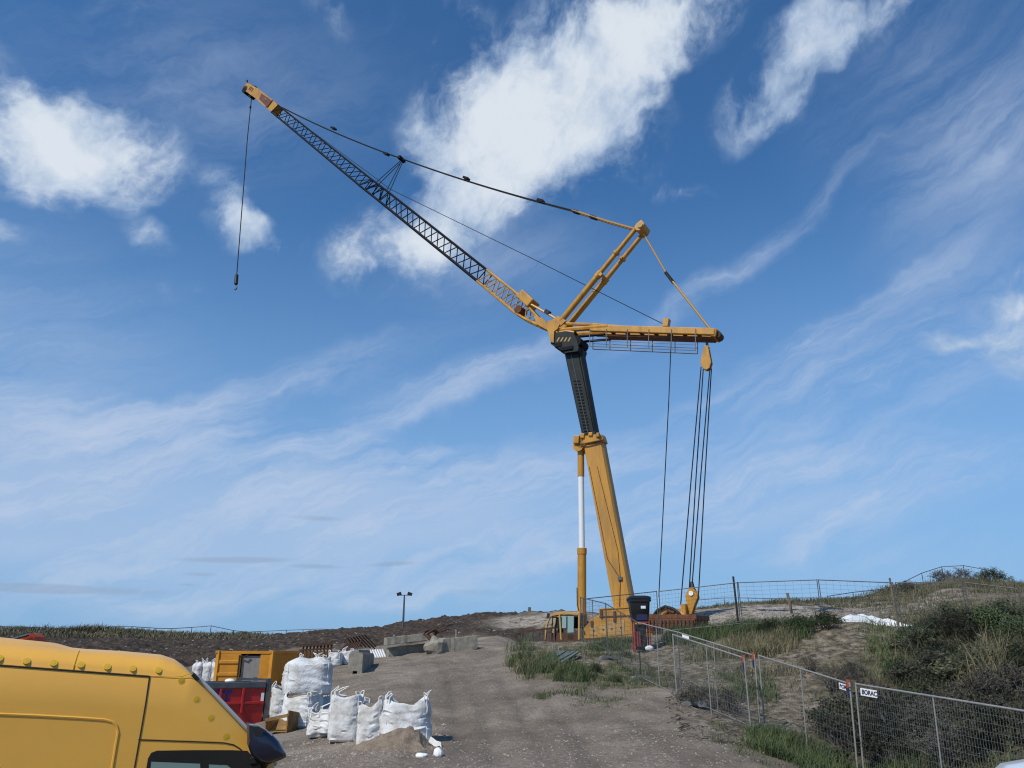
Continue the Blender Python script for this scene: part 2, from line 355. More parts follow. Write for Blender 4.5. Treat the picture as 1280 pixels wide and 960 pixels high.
def pchip(x, y, xs):
    x = np.asarray(x, float); y = np.asarray(y, float); h = np.diff(x); d = np.diff(y, axis=0)/h.reshape(-1, *[1]*(y.ndim-1))
    m = np.zeros_like(y); m[0] = d[0]; m[-1] = d[-1]
    w = np.where(d[:-1]*d[1:] > 0, 2*d[:-1]*d[1:]/np.where(np.abs(d[:-1]+d[1:]) < 1e-12, 1, d[:-1]+d[1:]), 0); m[1:-1] = w
    xs = np.clip(xs, x[0], x[-1]); i = np.clip(np.searchsorted(x, xs)-1, 0, len(x)-2); t = (xs-x[i])/h[i]
    sh = [-1]+[1]*(y.ndim-1); t = t.reshape(sh); hh = h[i].reshape(sh)
    return (2*t**3-3*t**2+1)*y[i]+(t**3-2*t**2+t)*hh*m[i]+(-2*t**3+3*t**2)*y[i+1]+(t**3-t**2)*hh*m[i+1]
# seeded value noise on arrays
def vnoise(x, y, seed=0):
    xi = np.floor(x).astype(np.int64); yi = np.floor(y).astype(np.int64); fx = x-xi; fy = y-yi
    fx = fx*fx*(3-2*fx); fy = fy*fy*(3-2*fy)
    def hsh(a, b):
        n = (a*374761393 + b*668265263 + seed*974634533) & 0xffffffff
        n = ((n ^ (n >> 13))*1274126177) & 0xffffffff
        return ((n ^ (n >> 16)) & 0xffff)/65535.0
    return (hsh(xi, yi)*(1-fx)+hsh(xi+1, yi)*fx)*(1-fy)+(hsh(xi, yi+1)*(1-fx)+hsh(xi+1, yi+1)*fx)*fy
def fbm(x, y, seed=0, oct=4, g=.5):
    s = 0; a = 1; tot = 0
    for o in range(oct):
        s = s+a*vnoise(x*2**o+17.3*o, y*2**o-9.1*o, seed+o); tot += a; a *= g
    return s/tot
pxs = sorted(GR); azc = np.array([col_az(p) for p in pxs])
NR, NA = 560, 860
rg = np.concatenate([[.0], np.geomspace(2.5, 262, NR-1)])
azg = np.linspace(azc[0], azc[-1], NA)
prof = np.array([pchip([q[0] for q in GR[p]], [q[1] if q[1] is not None else z_of(a, q[0], q[2]) for q in GR[p]], rg) for p, a in zip(pxs, azc)])
Z = pchip(azc, prof, azg)                 # (NA, NR)
PXG = 640+FPX*np.tan(azg)/math.cos(PITCH)*1.0
AZ, RG = np.meshgrid(azg, rg, indexing='ij'); X = np.sin(AZ)*RG; Y = np.cos(AZ)*RG
PC = np.interp(azg, azc, pxs)[:, None]*np.ones_like(RG)
def sstep(v, a, b): t = np.clip((v-a)/(b-a), 0, 1); return t*t*(3-2*t)
edge = (fbm(X/6, Y/6, 3)-.5)
soil = sstep(RG+edge*14, 60, 70)*(1-sstep(RG, 190, 220))*(1-sstep(PC+edge*60, 690, 760))
soil = np.maximum(soil, sstep(PC, 1000, 1060)*sstep(RG, 46, 54)*(1-sstep(RG, 95, 110))*.35)
pale = sstep(PC, 585, 640)*(1-sstep(PC, 720, 780))*sstep(RG, 72, 80)*(1-sstep(RG+edge*10, 94, 104))
pale = np.maximum(pale, sstep(PC, 850, 890)*(1-sstep(PC, 1180, 1260))*sstep(RG, 50, 55)*(1-sstep(RG+edge*10, 72, 80))*.9)
spot = sstep(PC+edge*50, 590, 640)*(1-sstep(PC+edge*40, 715, 750))*sstep(RG+edge*14, 74, 82)*(1-sstep(RG+edge*12, 96, 102))
soil = soil*(1-.85*spot); pale = np.maximum(pale, spot)
veg = sstep(RG+edge*30, 118, 132)*(1-sstep(PC+edge*80, 230, 330))
veg = np.maximum(veg, sstep(PC, 830, 880)*sstep(RG+edge*10, 74, 82))
veg = np.maximum(veg, sstep(PC, 1000, 1080)*sstep(RG+edge*6, 18, 20)*(1-sstep(RG+edge*10, 30, 34))*.7)
rough = sstep(PC+edge*90, 800, 900)*sstep(RG, 17, 22)*(1-sstep(RG, 50, 60))
patch = sstep(PC+edge*70, 625, 665)*sstep(RG+edge*5, 26, 31)*(1-sstep(RG, 46, 52))
rough = np.maximum(rough, patch)
lanes = np.zeros_like(RG)
for off, wd in ((-1.5, .42), (.35, .42), (-2.6, .3), (-.75, .3), (1.3, .35), (3.0, .3)):
    dxl = X-(np.interp(Y, [12, 20, 30, 40, 48], [-.2, -.6, -1.6, -3.2, -5.5])+off+.9+1.2*(fbm(Y/9, X*0+off, 95, 2)-.5))
    lanes = np.maximum(lanes, np.exp(-(dxl/wd)**2)*(.35+1.1*fbm(X/2, Y/4, 96, 3)))
lanes = np.clip(lanes*sstep(Y, 13, 16)*(1-sstep(Y, 42, 48)), 0, 1)
grit = (1-sstep(RG+edge*7, 17.5, 21.5))*sstep(PC+edge*120, 330, 420)*(1-sstep(PC+edge*90, 830, 930))
zz = Z.copy()
zz += (fbm(X/3.1, Y/3.1, 11)-.5)*.22*sstep(RG, 12, 20)
zz += (fbm(X/.8, Y/.8, 21)-.5)*(.07+.12*rough)*sstep(RG, 5, 12)
zz += soil*((fbm(X/4.5, Y/4.5, 31, 6, .62)-.5)*1.5+(fbm(X/1.3, Y/1.3, 41, 4, .65)-.5)*1.0)
zz += veg*sstep(RG, 40, 60)*(fbm(X/7, Y/7, 51, 5, .55)-.5)*1.2
zz += sstep(RG, 50, 60)*(1-soil)*(fbm(X/2, Y/2, 61, 4, .6)-.5)*.5
# wheel ruts worn along the track
def track_c(Yv): return np.interp(Yv, [12, 20, 30, 40, 48], [-.2, -.6, -1.6, -3.2, -5.5])
for off in (-1.5, .35, -2.6, -.75, 1.3, 3.0):
    dx = X-(track_c(Y)+off+.9)
    zz -= np.exp(-(dx/.22)**2)*.045*(.4+.9*fbm(X/3, Y/5, 91, 2))*sstep(Y, 12, 15)*(1-sstep(Y, 46, 52))
zz -= .12*sstep(RG, 200, 262)*0
def H(x, y):
    az = math.atan2(x, y); r = math.hypot(x, y)
    fi = min(max((az-azg[0])/(azg[1]-azg[0]), 0), NA-1.001); i = int(fi); fi -= i
    j = int(min(max(np.searchsorted(rg, r)-1, 0), NR-2)); fj = min(max((r-rg[j])/(rg[j+1]-rg[j]), 0), 1)
    return float((zz[i,j]*(1-fi)+zz[i+1,j]*fi)*(1-fj)+(zz[i,j+1]*(1-fi)+zz[i+1,j+1]*fi)*fj)
def G(x, y, dz=0): return Vector((x, y, H(x, y)+dz))
def ground_at(px, r, dz=0):
    d = ray(px, 800); s = r/math.hypot(d.x, d.y); return G(d.x*s, d.y*s, dz)
def hit(px, py, r0=8, r1=150):
    r = r0
    while r < r1:
        p = at(px, py, r)
        if p.z <= H(p.x, p.y): break
        r += .1
    return G(p.x, p.y), r
# outer ring of coarse ground all the way round and out to the horizon
def build_ground():
    rest = np.linspace(azg[-1], azg[0]+2*math.pi, 60)[1:-1]
    ring = []
    for a in rest:
        t = (a-azg[-1])/(azg[0]+2*math.pi-azg[-1]); ring.append(zz[-1]*(1-t)+zz[0]*t)
    A = np.concatenate([azg, rest]); ZZ = np.vstack([zz, np.array(ring)])
    far = np.array([320, 500, 900, 1800, 3500.]); RR = np.concatenate([rg, far])
    ZZ = np.hstack([ZZ, np.full((len(A), len(far)), -1.5)])
    na, nr = len(A), len(RR)
    AA, R2 = np.meshgrid(A, RR, indexing='ij')
    V = np.stack([np.sin(AA)*R2, np.cos(AA)*R2, ZZ], -1).reshape(-1, 3)
    V[::nr][:, 2] = -1
    i, j = np.meshgrid(np.arange(na), np.arange(nr-1), indexing='ij'); i2 = (i+1) % na
    F = np.stack([i*nr+j, i*nr+j+1, i2*nr+j+1, i2*nr+j], -1).reshape(-1, 4)
    me = bpy.data.meshes.new('ground'); me.vertices.add(len(V)); me.vertices.foreach_set('co', V.ravel())
    me.loops.add(F.size); me.loops.foreach_set('vertex_index', F.ravel().astype(np.int32))
    me.polygons.add(len(F)); me.polygons.foreach_set('loop_start', np.arange(0, F.size, 4, dtype=np.int32))
    me.update(calc_edges=True); me.validate()
    for nm, arr in (('soil', soil), ('pale', pale), ('veg', veg), ('rough', rough), ('grit', grit), ('lanes', lanes)):
        full = np.zeros((na, nr)); full[:NA, :NR] = arr
        if nm == 'veg': full[:, NR:] = 1
        a = me.attributes.new(nm, 'FLOAT', 'POINT'); a.data.foreach_set('value', full.ravel().astype(np.float32))
    me.shade_smooth()
    m = bpy.data.materials.new('ground'); m.use_nodes = True; nt = m.node_tree; N = nt.nodes; L = nt.links; b = N['Principled BSDF']
    b.inputs['Roughness'].default_value = .95; b.inputs['Specular IOR Level'].default_value = .15
    tc = N.new('ShaderNodeTexCoord')
    def nz(scale, detail=6, rgh=.6, sc=(1,1,1)):
        mp = N.new('ShaderNodeMapping'); mp.inputs['Scale'].default_value = sc; L.new(tc.outputs['Object'], mp.inputs[0])
        t = N.new('ShaderNodeTexNoise'); t.inputs['Scale'].default_value = scale; t.inputs['Detail'].default_value = detail; t.inputs['Roughness'].default_value = rgh
        L.new(mp.outputs[0], t.inputs['Vector']); return t.outputs['Fac']
    def ramp(f, stops):
        r = N.new('ShaderNodeValToRGB'); L.new(f, r.inputs[0])
        for k, (p, c) in enumerate(stops):
            e = r.color_ramp.elements[k] if k < 2 else r.color_ramp.elements.new(p)
            e.position = p; e.color = (*c, 1)
        return r.outputs[0]
    def mix(f, a, c2):
        n = N.new('ShaderNodeMix'); n.data_type = 'RGBA'
        for s, v in ((0, f), (6, a), (7, c2)):
            if isinstance(v, float): n.inputs[s].default_value = v
            elif isinstance(v, tuple): n.inputs[s].default_value = (*v, 1)
            else: L.new(v, n.inputs[s])
        return n.outputs[2]
    def at_(nm): a = N.new('ShaderNodeAttribute'); a.attribute_name = nm; return a.outputs['Fac']
    def math_(op, a, c2):
        n = N.new('ShaderNodeMath'); n.operation = op; n.use_clamp = True
        for i_, v in enumerate((a, c2)):
            if isinstance(v, float): n.inputs[i_].default_value = v
            else: L.new(v, n.inputs[i_])
        return n.outputs[0]
    sand = ramp(nz(.55, 9, .66), [(.32, (.155, .129, .100)), (.68, (.395, .330, .268)), (.50, (.250, .209, .164))])
    sand = mix(math_('MULTIPLY', ramp(nz(14, 5, .75), [(.50, (0,0,0)), (.62, (1,1,1))]), .6), sand, (.080, .062, .050))
    sand = mix(math_('MULTIPLY', ramp(nz(22, 3, .7), [(.56, (0,0,0)), (.66, (1,1,1))]), .7), sand, (.36, .29, .25))
    rgh = ramp(nz(2.6, 8, .72), [(.36, (.050, .046, .026)), (.62, (.33, .275, .215)), (.48, (.165, .140, .100))])
    c = mix(at_('rough'), sand, rgh)
    vo = N.new('ShaderNodeTexVoronoi'); vo.inputs['Scale'].default_value = 9; L.new(tc.outputs['Object'], vo.inputs['Vector'])
    peb = mix(math_('MULTIPLY', ramp(vo.outputs['Distance'], [(.25, (1,1,1)), (.6, (0,0,0))]), .75), (.235, .185, .158), ramp(nz(7, 4, .7), [(.35, (.26, .21, .175)), (.65, (.52, .43, .375))]))
    c = mix(math_('MULTIPLY', at_('grit'), ramp(nz(.9, 6, .7), [(.40, (.15,.15,.15)), (.58, (1,1,1))])), c, peb)
    c = mix(math_('MULTIPLY', at_('lanes'), .38), c, ramp(nz(3, 6, .7), [(.35, (.105, .088, .072)), (.65, (.175, .148, .122))]))
    c = mix(at_('pale'), c, ramp(nz(1.4, 7, .75), [(.40, (.085, .070, .052)), (.54, (.42, .37, .31))]))
    c = mix(at_('veg'), c, ramp(nz(.5, 8, .7), [(.34, (.040, .043, .022)), (.68, (.145, .130, .075)), (.5, (.080, .078, .040))]))
    so = ramp(nz(1.3, 9, .78), [(.34, (.020, .015, .011)), (.68, (.17, .132, .102)), (.52, (.060, .046, .036))])
    c = mix(math_('MULTIPLY', at_('soil'), 1.0), c, so)
    L.new(c, b.inputs['Base Color'])
    bp = N.new('ShaderNodeBump'); bp.inputs['Strength'].default_value = 1.0; bp.inputs['Distance'].default_value = .12
    L.new(nz(5, 8, .75), bp.inputs['Height']); L.new(bp.outputs[0], b.inputs['Normal'])
    me.materials.append(m)
    o = bpy.data.objects.new('ground', me); COL.objects.link(o); o['kind'] = 'structure'
build_ground()

# ================================================================== the crane
CW = Vector((math.sin(R(30)), math.cos(R(30)), 0))        # across the crane's plane (away from the viewer)
CD = Vector((math.cos(R(30)), -math.sin(R(30)), 0))       # along the plane, to the right
P0 = Vector((4.9, 54, 0))
def cp(px, py, off=0.): return plane_pt(px, py, P0, CW) + CW*off
UP = Vector((0, 0, 1))
def crane():
    base = cp(760, 800); base.z = H(base.x, base.y)
    t = thing('mobile_crane', 'tall yellow mobile crane with dark telescopic boom and long lattice jib raised over the dune', 'crane', base)
    gz = base.z
    for_dark = None
    # --- boom base: eight sided box, wide face towards the viewer
    def boom_sec(l, r, wd, chl=.22):
        a = cp(*l); b = cp(*r); e = (b-a); n = e.normalized(); L = e.length; h = wd/2; c = chl*L
        P = [a+n*c-CW*h, b-n*c-CW*h, b-CW*(h*.55), b+CW*(h*.55), b-n*c+CW*h, a+n*c+CW*h, a+CW*(h*.55), a-CW*(h*.55)]
        return P
    m = MB(); m.loft([boom_sec((771,772),(796,770),.95,.07), boom_sec((731.5,557),(755.5,553),.95,.07)]); m.build('boom_base', 'boom_yellow', t)
    # faint pressed ribs and a hose run along the wide face
    for a, b in (((740,585),(763,700)), ((750,585),(776,690))):
        m = MB(); m.path([cp(*a, -.48), cp((a[0]+b[0])/2+(1 if a[0]==742 else 0), (a[1]+b[1])/2, -.48), cp(*b, -.48), cp(779,724,-.50), cp(778,762,-.50)], .028, 5)
        m.build('hose', 'rust_red', t, smooth=True)
    m = MB(); m.box(cp(779,724,-.53), (.30,.14,.20), CD); m.build('hose_bracket', 'grey_metal', t)
    m = MB()
    m.loft([boom_sec((730,557),(757.5,553),1.25,.15), boom_sec((728.5,548.5),(754.5,544.5),1.25,.15)])
    m.build('boom_collar', 'crane_yellow', t)
    for (x, y, w, h) in ((725.5,552,7,10),(733,547.5,5,6),(743,545.5,5,4.5),(752,546.5,4,5.5)):
        m = MB(); a = cp(x-w/2, y, -.64); b = cp(x+w/2, y, -.64); m.bar(a, b, .22, (cp(x,y-h/2)-cp(x,y+h/2)).length, CW); m.build('collar_lug', 'crane_yellow', t, bevel=.05)
    m = MB(); m.path([cp(730,558.5,-.66), cp(740,556.5,-.68), cp(756,553,-.66), cp(758,551.5,-.4)], .05, 6); m.build('collar_band', 'rust', t)
    # --- dark telescopic extension
    m = MB(); m.loft([boom_sec((729.5,547),(748.5,544),.75,.10), boom_sec((706,437),(728.5,434),.75,.10)]); ext = m.build('boom_extension', 'boom_dark', t)
    for k in range(17):
        f = .06+.6*k/17; 
        def along(u, f=f): 
            x0 = 729.5+(706-729.5)*f; x1 = 748.5+(728.5-748.5)*f; y0 = 547+(437-547)*f; return cp(x0+(x1-x0)*u, y0, -.39)
        m = MB(); m.bar(along(.25), along(.62), .05, .07); m.build('step', 'lattice_black', ext)
    m = MB(); m.path([cp(738,543,-.40), cp(716,440,-.40)], .035, 5); m.build('cable_run', 'grey_metal', t)
    m = MB(); m.path([cp(745,540,-.40), cp(725,440,-.40)], .03, 5); m.build('cable_run', 'lattice_black', t)
    # --- boom head
    m = MB()
    m.prism([cp(x,y,-.75) for x,y in ((694,431.5),(698,423),(700,420),(712,418),(722,421),(726,428),(728.5,438),(727,443),(711,445),(705,439.5),(694,434))], CW*1.5)
    m.build('boom_head', 'boom_dark', t)
    for k in range(4):
        x = 701+k*4.6; m = MB(); m.prism([cp(x+d, y, -.77) for d, y in ((0,431),(1.7,431),(4.6,426),(2.9,426))], CW*.02); m.build('warning_stripe', 'pendant', t)
    m = MB(); c = cp(725,430.5,0); m.tube(c-CW*.7, c+CW*.7, .40, 18); m.build('head_sheave', 'lattice_black', t, smooth=True)
    for x0, y0, x1, y1, w_, h_ in ((701,421,721,418.5,.5,.3),(706,441,722,438.5,1.7,.3),(699,436,708,434,1.6,.35),(719,425,729,436,.9,.3)):
        m = MB(); m.bar(cp(x0,y0), cp(x1,y1), w_, h_, CW); m.build('head_block', 'lattice_black', t, bevel=.03)
    m = MB(); m.path([cp(703,419.5,-.6), cp(714,417.5,-.6), cp(722,419,-.6)], .12, 7); m.build('head_pipe', 'crane_yellow', t, smooth=True)
    m = MB(); m.bar(cp(708,413.5), cp(717,415), .8, .45, CW); m.build('head_frame', 'rust', t, bevel=.04)
    for s in (-.82, .82):
        m = MB(); m.prism([cp(x,y,s-.06) for x,y in ((687,411),(692,405.5),(701,405),(706,410),(703,416),(699,419),(698.5,433),(694.5,432),(692.5,421))], CW*.12); m.build('pivot_bracket', 'crane_yellow', t)
    # --- fly jib lattice
    def lattice(name, up, lo, off0, off1, n, mt, rch, rbr, ends=()):
        m = MB()
        def lerp(pts, f):
            seg = [(Vector(pts[i+1])-Vector(pts[i])).length for i in range(len(pts)-1)]; tot = sum(seg); d = f*tot
            for i, q in enumerate(seg):
                if d <= q+1e-6: return Vector(pts[i]).lerp(Vector(pts[i+1]), d/q)
                d -= q
            return Vector(pts[-1])
        U = [cp(*p) for p in up]; Lo = [cp(*p) for p in lo]
        u = [lerp(U, i/n) for i in range(n+1)]; l = [lerp(Lo, i/n) for i in range(n+1)]
        of = [off0+(off1-off0)*i/n for i in range(n+1)]
        uh = [lerp(U, (i+.5)/n) for i in range(n)]; oh = [(of[i]+of[i+1])/2 for i in range(n)]
        for s in (-1, 1):
            m.path([p+CW*(s*o) for p, o in zip(u, of)], rch, 7); m.path([p+CW*(s*o) for p, o in zip(l, of)], rch, 7)
            for i in range(n):
                m.tube(l[i]+CW*(s*of[i]), uh[i]+CW*(s*oh[i]), rbr, 5, caps=False)
                m.tube(uh[i]+CW*(s*oh[i]), l[i+1]+CW*(s*of[i+1]), rbr, 5, caps=False)
            for k in ends: m.tube(u[k]+CW*(s*of[k]), l[k]+CW*(s*of[k]), rbr, 5, caps=False)
        for i in range(n):
            m.tube(uh[i]-CW*oh[i], uh[i]+CW*oh[i], rbr*.8, 5, caps=False); m.tube(l[i]-CW*of[i], l[i]+CW*of[i], rbr*.8, 5, caps=False)
        return m.build(name, mt, t)
    lattice('jib_base_section', [(690,411),(672,397),(654,373),(612,340)], [(689,414),(668,405),(650,396),(600,354)], .30, .50, 7, 'lattice_yellow', .10, .05, (7,))
    lattice('jib_section', [(612,340),(484,239)], [(600,354),(478,254.5)], .50, .50, 8, 'lattice_black', .115, .050, (0,8))
    lattice('jib_section', [(484,239),(468,227)], [(478,254.5),(452,234)], .50, .42, 3, 'lattice_black', .11, .05, (0,3))
    lattice('jib_section', [(468,227),(351,134)], [(452,234),(342.5,142.5)], .42, .42, 10, 'lattice_black', .095, .042, (0,10))
    # heel plate and jib winch on the base section
    for s in (-.5, .5):
        m = MB(); m.prism([cp(x,y,s-.04) for x,y in ((691,412),(683,401),(671,397),(675,408),(687,415))], CW*.08); m.build('heel_plate', 'crane_yellow', t)
    m = MB(); m.bar(cp(653,369), cp(667,382), 1.2, .75, CW); m.build('jib_winch_frame', 'crane_yellow', t, bevel=.06)
    m = MB(); c = cp(651,389,0); m.tube(c-CW*.5, c+CW*.5, .34, 14); m.build('guide_sheave', 'rust_red', t, smooth=True)
    m = MB(); m.path([cp(667,383,-.4), cp(690,396,-.4), cp(700,402,-.4), cp(716,410,-.4)], .10, 7); m.build('jib_stay', 'crane_yellow', t)
    m = MB(); m.bar(cp(685,391,-.4), cp(690,394,-.4), .3, .3, CW); m.build('stay_joint', 'boom_dark', t)
    # --- jib head
    m = MB(); up = [(351,134),(345,128),(327,114),(318,109),(312,106)]; lo = [(342.5,142.5),(336,137),(322,125),(313,118.5),(308,115)]
    for s in (-.45, .45):
        m = MB(); m.prism([cp(x,y,s-.05) for x,y in up[1:]+lo[::-1][:-1]], CW*.10); m.build('jib_head_plate', 'crane_yellow', t)
        m = MB(); m.prism([cp(x,y,s-.072) for x,y in ((331,120),(344,129),(338,137),(328,127))], CW*.02); m.build('red_panel', 'dark_red', t)
    m = MB(); m.prism([cp(x,y,-.42) for x,y in ((345,128),(351,134),(342.5,142.5),(336,137))], CW*.84); m.build('jib_head_block', 'crane_yellow', t)
    m = MB(); c = cp(310,114.5); m.tube(c-CW*.5, c+CW*.5, .48, 16); m.build('tip_sheave', 'lattice_black', t, smooth=True)
    m = MB(); c = cp(315.5,120); m.tube(c-CW*.3, c+CW*.3, .35, 14); m.build('tip_sheave', 'lattice_black', t, smooth=True)
    m = MB(); m.tube(cp(311.5,108,-.3), cp(311,102.5,-.3), .13, 8); m.build('wind_sensor', 'black', t)
    m = MB(); m.bar(cp(314,107,.2), cp(318,108.5,.2), .3, .35, CW); m.build('tip_light', 'black', t)
    dirv = (cp(327,120)-cp(313,110)).normalized()
    text('ITT', .66, cp(314.6,115.2,-.53), dirv, UP, 'dark_letter', t, depth=.01)
    text('ITT', .50, cp(332.6,128.6,-.56), dirv, UP, 'pendant', t, depth=.01)
    # --- apex strut: twin poles
    for s, a, b in ((-.42, (700,409), (797.5,289)), (.42, (702.5,410.5), (800,291))):
        A = cp(*a, s); B = cp(*b, s); m = MB(); m.path([A, A.lerp(B,.05), A.lerp(B,.5), A.lerp(B,.5), B], [.16,.23,.23,.19,.17], 12); m.build('apex_pole', 'crane_yellow', t, smooth=True)
        for f, ln in ((.50,.05),(.74,.025)):
            m = MB(); m.tube(A.lerp(B,f), A.lerp(B,f+ln), .27, 12); m.build('pole_collar', 'crane_yellow', t, smooth=True)
    m = MB(); m.bar(cp(752,347), cp(755,344), 1.3, .5, CW); m.build('pole_brace', 'crane_yellow', t)
    m = MB(); m.prism([cp(x,y,-.65) for x,y in ((796,289),(799,284),(805.5,279),(809.5,284),(807,289),(803,293),(799,293))], CW*1.3); m.build('apex_head', 'crane_yellow', t, bevel=.05)
    m = MB(); c = cp(804,286.5,-.68); m.tube(c, c-CW*.06, .22, 14); m.build('apex_pin', 'pendant', t, smooth=True)
    for s in (-.55,.55):
        m = MB(); m.prism([cp(x,y,s-.07) for x,y in ((687,414),(693,405),(701,398),(712,404),(706,410),(697,415))], CW*.14); m.build('apex_foot', 'crane_yellow', t)
    # --- rear strut lying level, with hand rail hanging under it
    for s in (-.55, .55):
        m = MB()
        A = cp(742,413.5,s); B = cp(897,418.5,s); m.bar(A, B, .32, .50, CW); m.build('rear_strut_beam', 'crane_yellow', t, bevel=.05)
        m = MB(); m.path([cp(702,416,s), cp(725,414.5,s), cp(764,411.5,s)], [.17,.2,.2], 8); m.build('rear_strut_arm', 'crane_yellow', t, smooth=True)
        m = MB(); m.path([cp(712,408,s), cp(745,409,s), cp(780,412,s)], .13, 8); m.build('rear_strut_brace', 'crane_yellow', t, smooth=True)
        m = MB(); m.path([cp(725,424,s), cp(760,421,s)], .10, 7); m.build('strut_ram', 'lattice_black', t, smooth=True)
    m = MB()
    for k in range(8): m.bar(cp(765+k*18,414.5+.55*k,-.5), cp(765+k*18,414.5+.55*k,.5), .22, .16, CD)
    m.bar(cp(760,421.2), cp(893,424.8), .9, .14, CW); m.build('rear_strut_deck', 'rust_red', t)
    m = MB(); m.bar(cp(892,419), cp(898.5,419.6), 1.3, .58, CW); m.build('rear_strut_head', 'crane_yellow', t, bevel=.06)
    m = MB(); c = cp(898,420); m.tube(c-CW*.4, c+CW*.4, .28, 14); m.build('rear_sheave', 'rust', t, smooth=True)
    m = MB(); m.bar(cp(830,404), cp(836.5,404), .5, .6, CW); m.build('rope_guide', 'crane_yellow', t)
    for s, xs, y0, dx in ((-.75, (742.5,763,789,815.5,843.5,873.5), 437.0, 0), (.75, (736,757.5,783.5,811,839.5,868), 432.5, 0)):
        m = MB()
        for i, x in enumerate(xs): m.bar(cp(x, 416, s), cp(x, y0+(x-xs[0])*.042, s), .05, .05, CD)
        for dy in (0,): m.bar(cp(xs[0], y0, s), cp(xs[-1], y0+(xs[-1]-xs[0])*.042, s), .05, .05, CW)
        m.bar(cp(xs[0], y0-7, s), cp(xs[-1], y0-7+(xs[-1]-xs[0])*.042, s), .03, .03, CW)
        m.build('hand_rail', 'galv_dark' if s < 0 else 'crane_yellow', t)
    # --- pendants (slightly sagging) and their links
    def sag(a, b, k, n=14): return [a.lerp(b, i/n)-UP*(k*4*(i/n)*(1-i/n)) for i in range(n+1)]
    for s in (-.13, .13):
        top = cp(801,289,s); j1 = cp(716,263.5,s); spr = cp(504,199,s*.6); tip = cp(354,135,s)
        m = MB(); m.path([top, cp(760,277.5,s), j1], .085, 6); m.build('pendant_bar', 'pendant', t)
        m = MB(); m.path(sag(j1, spr, .25)+sag(spr, tip, .30)[1:], .05, 5); m.build('pendant_line', 'rope', t)
        for x, y in ((720,265),(742,272),(676,251),(583,223),(483,192.5),(417,160.5)):
            m = MB(); c = cp(x, y, s); dd = (cp(790,286)-cp(716,263)).normalized(); m.bar(c-dd*.32, c+dd*.32, .14, .20, CW); m.build('pendant_link', 'lattice_black', t)
        m = MB(); m.path([cp(805,293,s), cp(834,343,s)], .06, 6); m.path([cp(834,343,s), cp(889,413,s)], .085, 6); m.build('rear_pendant', 'pendant', t)
        m = MB(); dd = (cp(889,413)-cp(834,343)).normalized(); m.bar(cp(837,347,s)-dd*.5, cp(837,347,s)+dd*.5, .16, .24, CW); m.build('pendant_link', 'lattice_black', t)
        for q in ((472,229),(485,239)):
            m = MB(); m.path([spr, cp(*q, s*1.5)], .04, 5); m.build('spreader_line', 'rope', t)
    m = MB(); m.bar(cp(502,199,-.45), cp(502,199,.45), .3, .3, CD); m.build('spreader_block', 'lattice_black', t)
    m = MB(); m.path([cp(833,407,0), cp(660,320.5,0), cp(487,236,0), cp(470,223,0)], .03, 5); m.path([cp(470,223,0), cp(318,111,0)], .03, 5); m.build('hoist_rope', 'rope', t)
    # --- hook line at the tip
    m = MB(); m.path([cp(314.5,121), cp(309,175), cp(304,240), cp(295.8,345)], .055, 5); m.build('hook_line', 'rope', t)
    m = MB(); m.path([cp(296,342.5), cp(295.8,344), cp(295,355), cp(294.8,356.5)], [.05,.20,.20,.06], 10); m.build('hook_weight', 'black', t, smooth=True)
    m = MB(); c = cp(294.5,359.7); m.path([c+CD*(.17*math.sin(a))+UP*(.24*math.cos(a)) for a in np.linspace(0, 4.6, 12)], [.07]*9+[.06,.04,.02], 7); m.build('hook', 'grey_metal', t, smooth=True)
    m = MB(); c = cp(313,134); m.bar(c-UP*.15, c+UP*.15, .16, .16, CD); m.build('limit_weight', 'rope', t)
    # --- standing rope to the winch and the tied-down block
    m = MB(); m.path([cp(839,424), cp(836,500), cp(823.5,746)], .035, 5); m.build('winch_rope', 'rope', t)
    m = MB(); m.path([cp(883.5,425), cp(884,434)], .09, 6); m.build('block_link', 'grey_metal', t)
    for s in (-.22, .1):
        m = MB(); m.prism([cp(x,y,s) for x,y in ((881,433),(886,433),(888,444),(890,454),(888,461),(884,463.5),(880,462),(876.5,456),(878,446))], CW*.12); m.build('upper_block_plate', 'crane_yellow', t, bevel=.03)
    m = MB(); c = cp(883,455); m.tube(c-CW*.1, c+CW*.1, .34, 14); m.build('upper_block_sheave', 'rust_red', t, smooth=True)
    for a, b, o in (((877.5,460),(852,757),-.2),((878,460),(860,742),.2),((888,460),(866,728),-.1),((888.5,460),(872,748),.15)):
        m = MB(); m.path([cp(*a,o), cp((a[0]+b[0])/2-.4, (a[1]+b[1])/2, o), cp(*b,o)], .04, 5); m.build('block_rope', 'rope', t)
    for s in (-.25, .13):
        m = MB(); m.prism([cp(x,y,s) for x,y in ((858,744),(862,736),(867,734.5),(871,739),(873.5,747),(869,758),(866,768),(857,768),(859.5,756))], CW*.12); m.build('lower_block_plate', 'crane_yellow', t, bevel=.03)
    m = MB(); c = cp(865.5,742,-.27); m.tube(c, c-CW*.05, .15, 12); m.build('block_pin', 'white_sign', t, smooth=True)
    m = MB(); m.path([cp(865.5,735), cp(864.8,727)], [.16,.09], 8); m.build('rope_socket', 'black', t)
    # --- luffing ram
    m = MB(); A = cp(728,783,-.1); m.path([A, cp(728.2,687,-.1)], .30, 16); m.build('ram_barrel', 'crane_yellow', t, smooth=True)
    m = MB(); m.path([cp(728.2,693,-.1), cp(728.2,685.5,-.1)], .335, 16); m.build('ram_gland', 'crane_yellow', t, smooth=True)
    m = MB(); m.path([cp(728.2,687,-.1), cp(727,594,-.1)], .21, 16); m.build('ram_rod', 'chrome', t, smooth=True)
    m = MB(); m.path([cp(727,596,-.1), cp(726.8,560,-.1)], .24, 16); m.build('ram_eye', 'crane_yellow', t, smooth=True)
